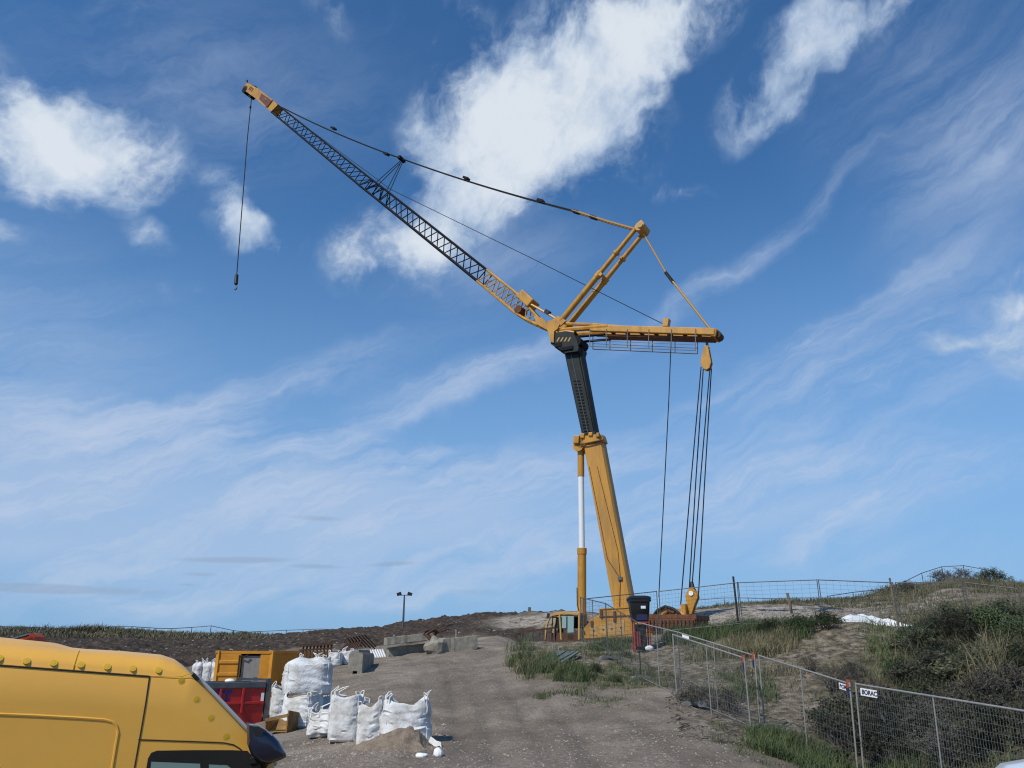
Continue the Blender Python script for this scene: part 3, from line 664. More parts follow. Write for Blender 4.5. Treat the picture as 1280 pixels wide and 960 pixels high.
    m = MB(); m.path([cp(724.5,735,-.42), cp(725,757,-.44), cp(727,764,-.42)], .03, 6); m.build('ram_hose', 'black_rough', t)
    for x, y in ((723.5,556),(727,552)):
        m = MB(); c = cp(x+3,y+3); m.tube(c-CW*.55, c+CW*.55, .42, 16); m.build('ram_pin', 'crane_yellow', t, smooth=True)
    # --- slewing platform
    m = MB()
    m.prism([cp(x,y,-1.1) for x,y in ((736,804),(736,788),(742,777),(757,770),(757,763),(772,761),(800,760),(818,768),(823,790),(823,806))], CW*.9)
    m.build('superstructure', 'crane_yellow', t, bevel=.05)
    m = MB(); m.prism([cp(x,y,.1) for x,y in ((742,804),(742,780),(760,768),(800,763),(823,772),(823,806))], CW*.9); m.build('superstructure_side', 'crane_yellow', t, bevel=.05)
    for x, y, hh in ((760.5,766,9),(777,767,13),(749,779,7)):
        m = MB(); m.bar(cp(x,y-2,-1.16), cp(x,y+hh-2,-1.16), .16, .1, CD); m.build('pipe_clip', 'rust', t)
    for x0, y0, x1, y1 in ((759,781,767,794),(768.5,779,778,794),(780,776,789,794),(746,783,756,795)):
        m = MB(); m.prism([cp(x0,y0,-1.103), cp(x1,y0-.4,-1.103), cp(x1,y1,-1.103), cp(x0,y1,-1.103)], CW*-.03); pd = m.build('panel_door', 'platform_yellow', t, bevel=.012)
        m = MB(); m.bar(cp((x0+x1)/2-1,(y0+y1)/2,-1.15), cp((x0+x1)/2+1,(y0+y1)/2,-1.15), .04, .06); m.build('handle', 'black', pd)
    m = MB(); m.bar(cp(758,772,-1.12), cp(816,770,-1.12), .05, .08, CW); m.build('platform_strip', 'rust', t)
    m = MB(); m.path([cp(758,762.5,-1.12), cp(800,760,-1.12), cp(818,766,-1.12)], .05, 6); m.build('platform_rail', 'lattice_yellow', t)
    m = MB(); m.path([cp(740,793,-1.14), cp(737,785,-1.14), cp(744,777,-1.14)], .05, 6); m.build('platform_hose', 'black_rough', t)
    m = MB(); m.prism([cp(x,y,-.9) for x,y in ((818,772),(826,763),(842,760),(853,764),(862,768),(862,774),(818,776))], CW*1.6); m.build('winch_housing', 'crane_yellow', t, bevel=.08)
    m = MB(); m.path([cp(822,772,-1.0), cp(828,764,-1.0), cp(838,759,-1.0), cp(848,762,-1.0), cp(856,768,-1.0)], .09, 7); m.build('winch_hose', 'black_rough', t, smooth=True)
    m = MB(); m.path([cp(836,770,-1.0), cp(842,764.5,-1.0), cp(849,767,-1.0)], .09, 7); m.build('winch_hose', 'rust_red', t, smooth=True)
    m = MB(); m.bar(cp(855,764,-.4), cp(861,764,-.4), .5, .8, CW); m.build('block_anchor', 'crane_yellow', t)
    for k in range(3):
        m = MB(); y = 770+k*5.6
        m.bar(cp(816,y+2.2), cp(879-k*1.5,y+2.2), 2.8, .28, CW); m.build('counterweight_slab', 'rust_red', t, bevel=.04)
    m = MB()
    for k in range(12): m.bar(cp(822+k*4.8,776,-1.46), cp(821.5+k*4.8,784,-1.46), .10, .08, CD)
    m.build('counterweight_lifting_lug', 'rust', t)
    m = MB(); m.bar(cp(734,802), cp(826,800), 3.0, .35, CW); m.build('slewing_ring', 'rust', t, bevel=.04)
    # --- operator's cab
    cb = MB(); off = -1.5
    def q(x, y, o=0): return cp(x, y, off+o)
    pts = [(694,800),(696,782),(700,772),(704,769.5),(718,767.5),(736,769),(736,800)]
    cb = MB()
    for o in (0, 1.1):
        for i in range(len(pts)-1): cb.bar(q(*pts[i], o), q(*pts[i+1], o), .11, .11, CW)
    for p in (pts[2], pts[4], pts[5]): cb.bar(q(*p), q(*p, 1.1), .1, .1, CD)
    cb.bar(q(712,769), q(714,800), .10, .10, CW)
    f = cb.build('cab_frame', 'pendant', t)
    m = MB(); m.prism([q(x,y,-.03) for x,y in ((702,770.5),(704,767.5),(718,765.5),(737,767),(737,769.5))], CW*1.2); m.build('cab_roof', 'pendant', t, bevel=.03)
    m = MB(); m.prism([q(x,y,.02) for x,y in ((714.5,771),(720,771),(720,786),(714.5,786))], CW*.02); m.build('cab_window', 'glass_cab', t)
    m = MB(); m.prism([q(x,y,.02) for x,y in ((721.5,771),(729,771.5),(729,800),(721.5,800))], CW*.02); m.build('cab_window', 'glass_cab', t)
    m = MB(); m.prism([q(x,y,1.0) for x,y in ((697,783),(702,772),(730,770),(730,786),(697,786))], CW*.02); m.build('rear_cab_window', 'glass_dark', t)
    m = MB(); m.prism([q(x,y,.02) for x,y in ((695,800),(696,792),(735,791),(735,803),(695,803))], CW*.04); m.build('cab_door_panel', 'rust', t)
    m = MB(); m.bar(q(707,796,.5), q(711,777,.5), .5, .2, CW); m.bar(q(703,792,.5), q(711,791,.5), .5, .2, CW); m.build('driver_seat', 'seat', t, bevel=.05)
    m = MB(); m.bar(q(704,772,-.05), q(702,800,-.05), .05, .05, CW); m.bar(q(709,772,-.05), q(706,799,-.05), .08, .08, CW); m.build('cab_hand_rail', 'lattice_black', t)
    m = MB(); m.bar(q(701,768,-.3), q(700,774,-.3), .18, .06, CD); m.build('cab_mirror', 'black', t)
    # --- carrier standing behind the rise
    a = cp(700,800,0); b = cp(842,800,0); m = MB(); cz = gz+1.0
    A = Vector((a.x,a.y,cz)); B = Vector((b.x,b.y,cz)); m.bar(A, B, 2.6, .5, CW); m.build('carrier_chassis', 'crane_yellow', t, bevel=.05)
    for k in range(6):
        c = A.lerp(B, .08+.165*k)
        for s in (-1.15, 1.15):
            cc = Vector((c.x,c.y,gz+.62))+CW*s
            m = MB(); m.tube(cc-CW*.2, cc+CW*.2, .62, 22); w = m.build('wheel', 'tyre', t, smooth=True)
            m = MB(); m.tube(cc-CW*.215, cc+CW*.215, .3, 14); m.build('rim', 'rim', w, smooth=True)
    m = MB(); a2 = cp(664,790,-1.6); 
    return t
crane()

# ================================================================== yellow van, close by on the left
def van():
    ha = R(65); hp = math.atan(.066)
    h = Vector((math.sin(ha)*math.cos(hp), math.cos(ha)*math.cos(hp), -math.sin(hp)))
    n = Vector((math.cos(ha), -math.sin(ha), 0)); u = n.cross(h).normalized()*-1
    if u.z < 0: u = -u
    d = ray(187, 845); a0 = Vector((0,0,CZ))+d*(6.6/d.y)
    def st(px, py):
        p = plane_pt(px, py, a0, n)-a0; return p.dot(h), p.dot(u)
    def W(s, t_, o=0.): return a0+h*s+u*t_+n*o
    trim = [(-4.2,)+(0,)]
    tl = [st(0,831), st(187,845)]; k = (tl[1][1]-tl[0][1])/(tl[1][0]-tl[0][0])
    def trim_line(s): return tl[0][1]+k*(s-tl[0][0])
    out_px = [(-5,803.5),(97,813.5),(150,816.5),(205,821.5),(222,827),(233,835),(240,842.5),(270,873),(300,905),(316,922),(332,938)]
    out = [st(*p) for p in out_px]
    k2 = (out[1][1]-out[0][1])/(out[1][0]-out[0][0])
    s_a = out[6][0]; s_b = out[-1][0]; tb = out[-1][1]
    outl = [(-4.3, out[0][1]+k2*(-4.3-out[0][0])-.04), (-4.1, out[0][1]+k2*(-4.1-out[0][0]))]+out+[(s_b+.16, tb-.20),(s_b+.30,tb-.40),(s_b+.95,tb-.58),(s_b+1.15,tb-.70),(s_b+1.2,tb-1.0),(s_b+1.15,tb-1.35)]
    os_ = np.array([q[0] for q in outl]); ot = np.array([q[1] for q in outl])
    BOT = tb-1.38; WD = 2.0
    stn = sorted(set(list(np.linspace(-4.3, out[0][0], 8))+list(os_)+list(np.linspace(out[0][0], s_b, 34))))
    secs = []
    for s in stn:
        o = float(np.interp(s, os_, ot)); tr = min(trim_line(s)+.0, o-.035); hh = o-tr
        inn = min(.26, .06+hh*1.0)
        half = [(0, BOT), (0, tr-.25), (0, tr-.01), (-.006, tr), (-.012, tr+hh*.25), (-inn*.18, tr+hh*.52), (-inn*.42, tr+hh*.76), (-inn*.72, tr+hh*.92), (-inn, o), (-.55, o+.015), (-1.0, o+.022)]
        full = half+[(-WD-x, y) for x, y in half[::-1][1:]]
        secs.append([W(s, y, x) for x, y in full])
    root = thing('panel_van', 'yellow high roofed panel van parked on the left with dark side mirror', 'van', W(-1.2, BOT-.38, -1))
    m = MB(); m.loft(secs); m.build('body', 'van_yellow', root, smooth=True)
    def strip(name, pts, rad, mt, o=.001, par=root):
        m = MB(); m.path([W(*st(*p), o) for p in pts], rad, 6); return m.build(name, mt, par, smooth=True)
    # trim joint and panel seams
    m = MB(); m.path([W(s, trim_line(s)-.004, -.001) for s in np.linspace(-4.1, st(187,845)[0], 12)], .0075, 6); m.build('trim_joint', 'seam', root)
    strip('door_seam', [(187,845),(182,880),(176,915),(168,960),(160,1010)], .0055, 'seam')
    strip('door_seam', [(173,924.5),(200,925.5),(250,927.2),(280,928.5),(292,931),(300,936),(306,942)], .005, 'seam')
    strip('shoulder_joint', [(187,845),(215,846.2),(228,845.5),(240,841)], .003, 'van_cap')
    # joint of the roof cap
    sj = st(97,813)[0]
    o = float(np.interp(sj, os_, ot)); tr = trim_line(sj); hh = o-tr; inj = min(.26, .06+hh)
    m = MB(); m.path([W(sj, tr+hh*a, b+.001) for a, b in ((.02,-.006),(.25,-.012),(.52,-inj*.18),(.76,-inj*.42),(.92,-inj*.72),(1.0,-inj))], .0055, 5); m.build('roof_joint', 'van_cap', root)
    # raised roof sheet behind the joint
    m = MB(); sec = []
    for s in np.linspace(-4.0, sj-.02, 16):
        o = float(np.interp(s, os_, ot)); f = min(1, (sj-s)/.25)
        sec.append([W(s, o-.012, -.225), W(s, o+.016*f, -.30), W(s, o+.045*f, -.6), W(s, o+.045*f, -1.4), W(s, o-.02, -1.75), W(s, o-.05, -1.0)])
    m.loft(sec); m.build('roof_sheet', 'van_yellow', root, smooth=True)
    # pressed swage round the side panel: a real raised lip
    strip('swage', [(-30,891.6),(40,894.3),(100,897.5),(130,899.6),(140,902),(146,907.5),(147.5,915),(144.5,932),(140,960),(134,1000)], .011, 'van_yellow', -.002)
    # round caps
    for x, y in ((-1,823),(33,826.5),(67,829),(101,831.2),(134,833.7),(166,836),(198,838)):
        s, t_ = st(x, y); o = float(np.interp(s, os_, ot)); tr = trim_line(s); f = (t_-tr)/(o-tr)
        ij = min(.26, .06+o-tr); fx = [0,.25,.52,.76,.92,1]; fy = [-.006,-.012,-ij*.18,-ij*.42,-ij*.72,-ij]; inn = float(np.interp(f, fx, fy)); inn2 = float(np.interp(f+.1, fx, fy)); inn = (float(np.interp(f-.08, fx, fy))+inn2)/2 if False else inn
        nn = (n*((o-tr)*.1)+u*(inn-inn2)).normalized()
        c = W(s, t_, inn)+nn*.005
        m = MB(); m.tube(c-nn*.01, c+nn*.0012, .026, 20); b = m.build('round_cap', 'van_cap', root, smooth=True)
        m = MB(); m.tube(c+nn*.001, c+nn*.0025, .013, 14); m.build('cap_pin', 'van_cap', b)
    for x, y in ((227,851),(246,874.5),(264,897.5),(283,921)):
        c = W(*st(x, y)); m = MB(); m.tube(c-n*.01, c+n*.0012, .026, 20); b = m.build('round_cap', 'van_cap', root, smooth=True)
        m = MB(); m.tube(c+n*.001, c+n*.0025, .013, 14); m.build('cap_pin', 'van_cap', b)
    # windscreen, and a pale strip that paints the reflection along its edge
    sw = [s for s in np.linspace(s_a+.03, s_b+.1, 8)]
    m = MB()
    rows = []
    for s in sw:
        o = float(np.interp(s, os_, ot)); rows.append([W(s+.01, o+.022, -.075), W(s+.012, o+.034, -.5), W(s+.012, o+.04, -1.0), W(s+.012, o+.034, -1.5), W(s+.01, o+.022, -1.925)])
    m.loft(rows, closed=False); m.build('windscreen', 'glass_dark', root, smooth=True)
    m = MB(); m.path([W(s+.01, float(np.interp(s, os_, ot))+.012, -.045) for s in sw], .016, 6); m.build('windscreen_glint', 'glint_lens', root, smooth=True)
    m = MB(); m.path([W(*st(241,843),-.03), W(*st(248,850),-.03)], .018, 6); m.build('gutter_cap', 'black', root)
    # side window
    wp = [(178,1000),(182,965),(185,948),(189,941),(196,938.2),(240,937.6),(290,937.6),(309,938.5),(334,964),(345,990),(340,1010)]
    m = MB(); m.prism([W(*st(*p), .003) for p in wp], n*.004); win = m.build('side_window', 'glass_dark', root)
    m = MB(); m.prism([W(*st(*p), .008) for p in ((189,952),(250,954.5),(252,1000),(184,1000))], n*.003); m.build('pane', 'glass_green', win)
    m = MB(); m.prism([W(*st(*p), .008) for p in ((261,955.5),(284,956.5),(296,966),(300,1000),(262,1000))], n*.003); m.build('pane', 'glass_green', win)
    # door mirror: hollow shell on a short arm
    mp = st(331, 937)
    def mw(px, py, o): 
        p0 = a0+n*o; return plane_pt(px, py, p0, n)
    ring = [(308,903),(318,904.5),(329,909.5),(340,917),(349,926),(357,941),(358,946.5),(350,950.5),(336,955.5),(326,953),(314,944),(309,930)]
    secs2 = []
    cx = sum(p[0] for p in ring)/len(ring); cy = sum(p[1] for p in ring)/len(ring)
    for o, sc in ((.04,.55),(.06,.86),(.10,1.0),(.17,1.0),(.22,.86),(.245,.5)):
        secs2.append([mw(cx+(p[0]-cx)*sc, cy+(p[1]-cy)*sc, o) for p in ring])
    m = MB(); m.loft(secs2); mir = m.build('door_mirror', 'navy', root, smooth=True)
    m = MB(); m.prism([mw(x,y,.2435) for x,y in ((314,909),(323,908),(330,913),(327,920),(319,921))], n*.004); m.build('mirror_recess', 'black_rough', mir)
    m = MB(); m.path([mw(312,906,.235), mw(322,906.5,.24), mw(332,912,.24), mw(340,919.5,.235)], .004, 5); m.build('mirror_rim_glint', 'glint_lens', mir)  # pale line painted as the highlight on the shell's upper rim
    m = MB(); m.path([mw(318,950,-.01), mw(326,948,.1)], .05, 8); m.path([mw(330,957,0), mw(332,950,.12)], .03, 8); m.build('mirror_arm', 'black', mir)
    # wheels, lamps, bumper below the picture's edge
    for s in (-3.0, s_b+.45):
        for o in (-.16, -WD+.16):
            c = W(s, BOT-.03, o); m = MB(); m.tube(c-n*.12, c+n*.12, .36, 24); w_ = m.build('wheel', 'tyre', root, smooth=True)
            m = MB(); m.tube(c-n*.125, c+n*.125, .2, 18); m.build('rim', 'rim', w_, smooth=True)
    for o in (-.25, -WD+.25):
        m = MB(); m.ball(W(s_b+1.12, tb-.72, o), .14, 12, 8, (1,.8,.9)); m.build('headlight', 'glint_lens', root, smooth=True)
    m = MB(); m.bar(W(s_b+1.22, tb-1.15, -.05), W(s_b+1.22, tb-1.15, -WD+.05), .16, .28, h); m.build('bumper', 'black', root, bevel=.04)
van()

# ================================================================== container, skip and yard
def frame_at(pxl, pxr, r, py, yaw=0): ...
def container():
    # near corner post, end wall to the left, corrugated long wall going back to the right
    r0 = 40.5; A = at(337, 878, r0); gz = H(A.x, A.y)
    hgt = at(337, 813.5, r0).z-gz
    B = at(271, 820, r0+.3); e = Vector((B.x-A.x, B.y-A.y, 0)); Wd = e.length; e.normalize()
    f = Vector((-e.y, e.x, 0)); 
    if f.y < 0: f = -f
    f = (f + Vector((.25,0,0))).normalized(); LEN = 6.06
    f = Vector((math.sin(R(20)), math.cos(R(20)), 0))
    A = Vector((A.x, A.y, gz))
    t = thing('shipping_container', 'orange yellow steel container with an open end door behind the red skip', 'container', A)
    def P(a, b, z): return A+e*(a*Wd)+f*b+UP*z
    for a, b in ((0,0),(1,0),(0,LEN),(1,LEN)):
        m = MB(); m.bar(P(a+(.03 if a == 0 else -.03),b,0), P(a+(.03 if a == 0 else -.03),b,hgt), .17, .17, f); m.build('corner_post', 'container', t, bevel=.015)
        for z in (.06, hgt-.06):
            m = MB(); m.box(P(a+(.03 if a == 0 else -.03),b,z), (.20,.20,.13), e, f); m.build('corner_casting', 'container', t, bevel=.015)
    m = MB(); m.bar(P(0,.02,hgt-.07), P(1,.02,hgt-.07), .13, .13, f); m.bar(P(0,.02,.08), P(1,.02,.08), .13, .16, f)
    m.bar(P(0.02,0,hgt-.06), P(.02,LEN,hgt-.06), .1, .12); m.bar(P(.02,0,.08), P(.02,LEN,.08), .1, .16); m.bar(P(.98,0,hgt-.06), P(.98,LEN,hgt-.06), .1, .12); m.bar(P(.98,0,.08), P(.98,LEN,.08), .1, .16)
    m.build('frame_rail', 'container', t)
    def corr(a, name):
        m = MB(); pts = []; b = .1
        while b < LEN-.1:
            for db, da in ((0,0),(.07,0),(.11,.035),(.18,.035),(.22,0)):
                pts.append((b+db, da))
            b += .22
        s = 1 if a == 0 else -1
        top = [P(a,b,hgt-.1)+e*(s*(.05+d)) for b, d in pts]; bo = [P(a,b,.12)+e*(s*(.05+d)) for b, d in pts]
        m.loft([bo, top], closed=False); return m.build(name, 'container', t)
    corr(0, 'side_wall'); corr(1, 'side_wall')
    m = MB(); m.box(P(.5, LEN/2, hgt-.04), (Wd-.2, LEN-.1, .03), e, f); m.build('roof', 'container', t)
    m = MB(); m.box(P(.5, LEN-.05, hgt/2), (Wd-.2, .04, hgt-.2), e, f); m.build('end_wall', 'container', t)
    m = MB(); m.box(P(.5, LEN/2, .14), (Wd-.2, LEN-.1, .04), e, f); m.build('floor_panel', 'grey_int', t)
    # closed leaf (left), opening with grey ply inside, narrow fixed panel
    m = MB(); m.box(P(.77,-.02,hgt/2), (Wd*.40, .06, hgt-.3), e, f)
    dl = m.build('door', 'container', t, bevel=.02)
    for z in (hgt-.5, hgt*.5, .55):
        m = MB(); m.box(P(.77,-.075,z), (Wd*.38, .06, .16), e, f); m.build('door_rib', 'container', dl, bevel=.03)
    m = MB(); m.tube(P(.585,-.09,.15), P(.585,-.09,hgt-.2), .03, 8); m.build('locking_bar', 'seam', dl)
    m = MB(); m.box(P(.41,.10,hgt/2-.05), (Wd*.32, .05, hgt-.35), e, f); m.build('inner_panel', 'grey_int', t)
    m = MB(); m.box(P(.135,-.0,hgt/2), (Wd*.20, .05, hgt-.3), e, f); m.build('door_return', 'container', t, bevel=.02)
    m = MB(); m.path([P(.60,-.06,hgt-.22), P(.50,-.10,hgt-.26), P(.44,-.06,hgt-.2)], .03, 6); m.build('door_cable', 'seam', t)
container()

def skip():
    r0 = 30; A = at(327, 905, r0); gz = H(A.x, A.y); A.z = gz
    top = at(327, 852, r0).z
    B = at(238, 905, r0-.6); B.z = gz
    e = (B-A); L = e.length; e.normalize(); f = Vector((-e.y, e.x, 0)); f = f if f.y > 0 else -f
    hh = top-gz; D = 1.7
    t = thing('waste_skip', 'red steel waste skip with grey rim and blue letters between the van and the container', 'skip', A)
    def P(a, b, z): return A+e*a+f*b+UP*z
    secs = [[P(.03,.03,-.15), P(L-.03,.03,-.15), P(L-.03,D-.03,-.15), P(.03,D-.03,-.15)], [P(0,0,.35), P(L,0,.35), P(L,D,.35), P(0,D,.35)], [P(0,0,hh-.18), P(L,0,hh-.18), P(L,D,hh-.18), P(0,D,hh-.18)]]
    m = MB(); m.loft(secs, caps=False); m.add(secs[0], [(0,1,2,3)]); m.build('body', 'red_paint', t)
    for a in (0.75, 1.5, 2.25):
        m = MB(); m.bar(P(a,-.04,.3), P(a,-.04,hh-.2), .08, .09, e); m.build('rib', 'red_paint', t, bevel=.015)
    m = MB(); m.bar(P(0,-.035,hh*.48), P(L,-.035,hh*.48), .07, .09); m.build('rib', 'red_paint', t, bevel=.015)
    m = MB()
    for p, q in (((0,0),(L,0)),((L,0),(L,D)),((L,D),(0,D)),((0,D),(0,0))): m.bar(P(*p,hh-.10), P(*q,hh-.10), .14, .2)
    m.build('rim', 'grey_metal', t, bevel=.02)
    m = MB(); m.add([P(.05,.06,hh-.2), P(L-.05,.06,hh-.2), P(L-.05,D-.06,hh-.12), P(.05,D-.06,hh-.12)], [(0,1,2,3)]); m.build('waste_fill', 'sand_fill', t)
    m = MB(); m.bar(P(-.12,.05,0), P(-.12,.05,hh+.1), .16, .16, f); m.bar(P(-.12,.05,hh+.06), P(.9,.4,hh+.10), .09, .07); m.bar(P(-.12,D,0), P(-.12,D,hh+.1), .12, .12, f); m.bar(P(-.12,.1,hh*.9), P(-.12,D-.04,hh*.9), .08, .08); m.build('lifting_frame', 'grey_metal', t)
    m = MB(); m.box(P(.07,-.02,hh*.58), (.10,.01,.36), e, f); m.build('sticker', 'white_sign', t)
    text('TT', .44, P(1.66,-.012,hh*.55), -e, UP, 'blue_letter', t, depth=.006, bold=.022)
    # loose things in it
    b = MB()
    c = P(1.05,.7,hh+.02); b.ball(c, .15, 10, 6, (1.2,.9,.55)); o = b.build('rubbish_bag', 'white_sheet', None, loc=c, smooth=True)
    tag(o, 'small white rubbish bag lying in the red skip', 'bag')
skip()

def skid():
    A, r0 = hit(358, 917)
    t = thing('steel_trough', 'rusty yellow steel digger bucket lying on its side before the white bags', 'bucket', A)
    e = (at(331, 905, r0+.3)-A); e.z = 0; L = e.length; e.normalize(); f = Vector((-e.y,e.x,0)); f = f if f.y > 0 else -f
    def P(a,b,z): return A+e*a+f*b+UP*z
    hh = at(355, 888, r0).z-A.z
    m = MB(); m.prism([P(0,0,0), P(-.03,0,hh), P(-.02,.9,hh*.8), P(0,.9,0)], e*.04); m.build('side_plate', 'skid', t)
    m = MB(); m.prism([P(L,0,0), P(L,0,hh*.55), P(L,.9,hh*.5), P(L,.9,0)], -e*.04); m.build('side_plate', 'skid', t)
    m = MB(); m.prism([P(.04,.05,.02), P(.04,.4,hh*.1), P(.04,.85,hh*.5), P(.04,.9,hh*.5), P(.04,.5,.02)], e*(L-.08)); m.build('back_plate', 'skid', t)
    m = MB(); m.bar(P(0,.02,hh*.78), P(L,.02,hh*.55), .1, .09); m.build('lip_bar', 'skid', t)
skid()

# ---- big bags
def big_bag(loc, w, d, h, yaw, label, seed, slump=0., closed=False, torn=False, fill=.94, loops=(1,1,1,1), lean=(0,0), peak=.03):
    t = thing('bulk_bag', label, 'bulk bag', loc, 'white bulk bags of sand')
    rnd = random.Random(seed); n = 56; rows = 22
    cy, sy = math.cos(yaw), math.sin(yaw); L = Vector(loc)
    def W(x, y, z): return L+Vector((x*cy-y*sy+lean[0]*z, x*sy+y*cy+lean[1]*z, z))
    def rim(a):
        c = abs(math.cos(2*a-math.pi/2))  # corners of the square
        return h*(1-slump*.25*(noise.noise(Vector((math.cos(a)*1.3, math.sin(a)*1.3, seed*3.1)))+.6)) + peak*h*c**5 - (.02*h*(1-c))
    def sq(a, p=5.):
        c, s = math.cos(a), math.sin(a); k = (abs(c)**p+abs(s)**p)**(-1/p); return c*k, s*k
    secs = []
    for j in range(rows+1):
        f = j/rows; ring = []
        for k in range(n):
            a = 2*math.pi*k/n; x, y = sq(a, 4.2-2.2*math.sin(math.pi*min(1, f))*.6)
            top = rim(a); z = f*top
            bul = 1+.10*math.sin(math.pi*f**.8)-(.05 if f < .04 else 0)-.05*max(0, f-.75)*4*.5
            if closed and f > .82: bul *= 1-.55*((f-.82)/.18)**1.6
            q = Vector((x*1.6, y*1.6, f*3.2+seed*7.7))
            wr = noise.noise(q)*.030+noise.noise(q*2.7)*.014+noise.noise(Vector((x*9+2*noise.noise(q*2), y*9, f*2+seed)))*.014+noise.noise(Vector((x*1.2, y*1.2, f*15+seed+noise.noise(q)*2)))*.03*(1+slump)
            wr += -.035*math.exp(-((a % (math.pi/2)-math.pi/4)/.09)**2)*.0
            sl = slump*.10*math.sin(f*9+seed+3*noise.noise(q))
            ring.append(W(x*w/2*bul*(1+wr*1.6)+sl*w*.3, y*d/2*bul*(1+wr*1.6), z*(1-.0)+ (0 if f > 0 else 0)))
        secs.append(ring)
    m = MB(); m.loft(secs, caps=False); m.add(secs[0], [tuple(range(n-1,-1,-1))])
    if closed:
        c = sum(secs[-1], Vector())/n; m.add(secs[-1]+[c-UP*.05], [(k, (k+1) % n, n) for k in range(n)])
    body = m.build('sack', 'bag', t, smooth=True)
    sol = body.modifiers.new('thickness', 'SOLIDIFY'); sol.thickness = .008; sol.offset = 1
    if not closed:
        jf = int(rows*fill); ring = secs[jf]; c = sum(ring, Vector())/n
        vs = []; 
        for f in (.97,.7,.4): vs += [c+(p-c)*f+UP*((1-f)*.10*h+.05*noise.noise(p*3+Vector((f*5,0,0)))) for p in ring]
        vs.append(c+UP*.10*h)
        fs = [(i*n+k, i*n+(k+1) % n, (i+1)*n+(k+1) % n, (i+1)*n+k) for i in range(2) for k in range(n)]+[(2*n+k, 2*n+(k+1) % n, 3*n) for k in range(n)]
        m = MB(); m.add(vs, fs); m.build('sand_fill', 'sand_fill', t, smooth=True)
    # seams down the corners and lifting loops
    for q in range(4):
        k = int((q+.5)*n/4); a = 2*math.pi*k/n
        pts = [s[k]+(s[k]-L-UP*(s[k].z-L.z)).normalized()*.006 for s in secs]
        m = MB(); m.path(pts[::2], .013, 5); m.build('seam', 'strap', t)
        if loops[q]:
            p = secs[-1][k]; out = Vector((p.x-L.x, p.y-L.y, 0)).normalized(); side = Vector((-out.y, out.x, 0))
            hh = rnd.choice((.07,.09,.12,.20)); fl = rnd.uniform(-1.3, 1.3); fo = rnd.uniform(-1.0, .5)
            pts = [p-UP*.16+side*.05, p+side*.06+UP*hh*.35, p+side*.05+UP*hh*.8+out*fo*hh+side*fl*hh*.5, p+UP*hh+out*fo*hh*1.4+side*fl*hh, p-side*.04+UP*hh*.75+out*fo*hh+side*fl*hh*.6, p-side*.06+UP*hh*.3, p-UP*.16-side*.05]
            m = MB(); m.path(pts, [.014,.015,.013,.012,.013,.015,.014], 5); m.build('lifting_loop', 'strap', t, smooth=True)
    return t
def bag_at(px, pyb, r, wpx, hpx, label, seed, ddepth=.9, yaw=0, **kw):
    if 'base' not in kw and not kw.pop('behind', False): r = hit(px, pyb)[1]
    p = at(px, pyb, r); g = H(p.x, p.y); dep = p.y*math.cos(PITCH)+(p.z-CZ)*math.sin(PITCH)
    w = wpx*dep/FPX/1.0; h = hpx*dep/FPX*.97
    base = kw.pop('base', None)
    return big_bag((p.x, p.y, g-.02 if base is None else base), w, ddepth, h, yaw, label, seed, **kw)
bag_at(349, 897, 25.6, 22, 38, 'narrow white bulk bag standing nearest the red skip at the left end of the heap', 1, yaw=.2, slump=.4)
bag_at(375, 908, 24.3, 42, 42, 'creased white bulk bag directly beneath the high stacked bag', 2, yaw=-.35, slump=.5, lean=(.05,0))
bag_at(402, 919, 23.0, 32, 34, 'low slumped white bag with brown sand showing at its open top', 3, ddepth=.8, yaw=.1, slump=1.0, fill=.84)
bag_at(431, 925, 22.0, 38, 54, 'square upright white bulk bag with smooth front in the middle of the row', 4, ddepth=.85, yaw=.05, slump=.15)
bag_at(464, 931, 21.2, 31, 54, 'wrinkled white bulk bag squeezed between the smooth one and the torn one', 5, ddepth=.85, yaw=-.05, slump=.6)
bag_at(506, 930, 20.9, 58, 54, 'wide torn white bulk bag spilling sand at the right end of the row', 6, ddepth=1.0, yaw=.12, slump=.5, fill=.84, peak=.13)
r7 = hit(375, 906)[1]+.35; pb = at(385, 868, r7)
bag_at(383, 867, r7, 55, 45, 'bulging white bulk bag stacked highest on top of the others', 7, ddepth=1.25, yaw=.25, slump=.1, closed=True, base=pb.z)
bag_at(388, 880, r7+1.0, 46, 26, 'half buried white bag behind the row under the stacked bag', 8, behind=True, ddepth=1.0, yaw=.4, slump=.4, fill=.86)
bag_at(428, 890, hit(431,925)[1]+1.3, 46, 30, 'open white bag of sand behind the smooth upright one', 9, behind=True, ddepth=1.0, yaw=-.2, slump=.5, fill=.86)
bag_at(472, 895, hit(464,931)[1]+1.4, 44, 30, 'open white bag of sand behind the wrinkled one, straps folded over', 10, behind=True, ddepth=1.0, yaw=.3, slump=.5, fill=.86)
for i, (x, yb, r, w, h, lab) in enumerate([(419,832,42,15,17,'small distant white bag beside the rusty bars'), (434,830,43,13,17,'small distant white bag behind the concrete barrier block'), (403,836,40,14,15,'small distant white bag partly hidden behind the high stacked bag')]):
    bag_at(x, yb, r, w, h, lab, 20+i, ddepth=.8, yaw=.3*i, slump=.3)
for i, x in enumerate((247, 259, 269)):
    bag_at(x, 878, 46, 12, 27, ('white bag of the lower tier nearest the van', 'white bag of the lower tier, middle of three by the container', 'white bag of the lower tier touching the container')[i], 30+i, ddepth=.9, slump=.1, closed=True, loops=(0,0,0,0))
    p = at(x, 853, 46)
    bag_at(x, 853, 46, 12, 25, ('white bag of the upper tier nearest the van', 'white bag of the upper tier, middle of three by the container', 'white bag of the upper tier touching the container')[i], 40+i, ddepth=.9, slump=.1, closed=True, loops=(1,0,1,0), base=p.z-.02)

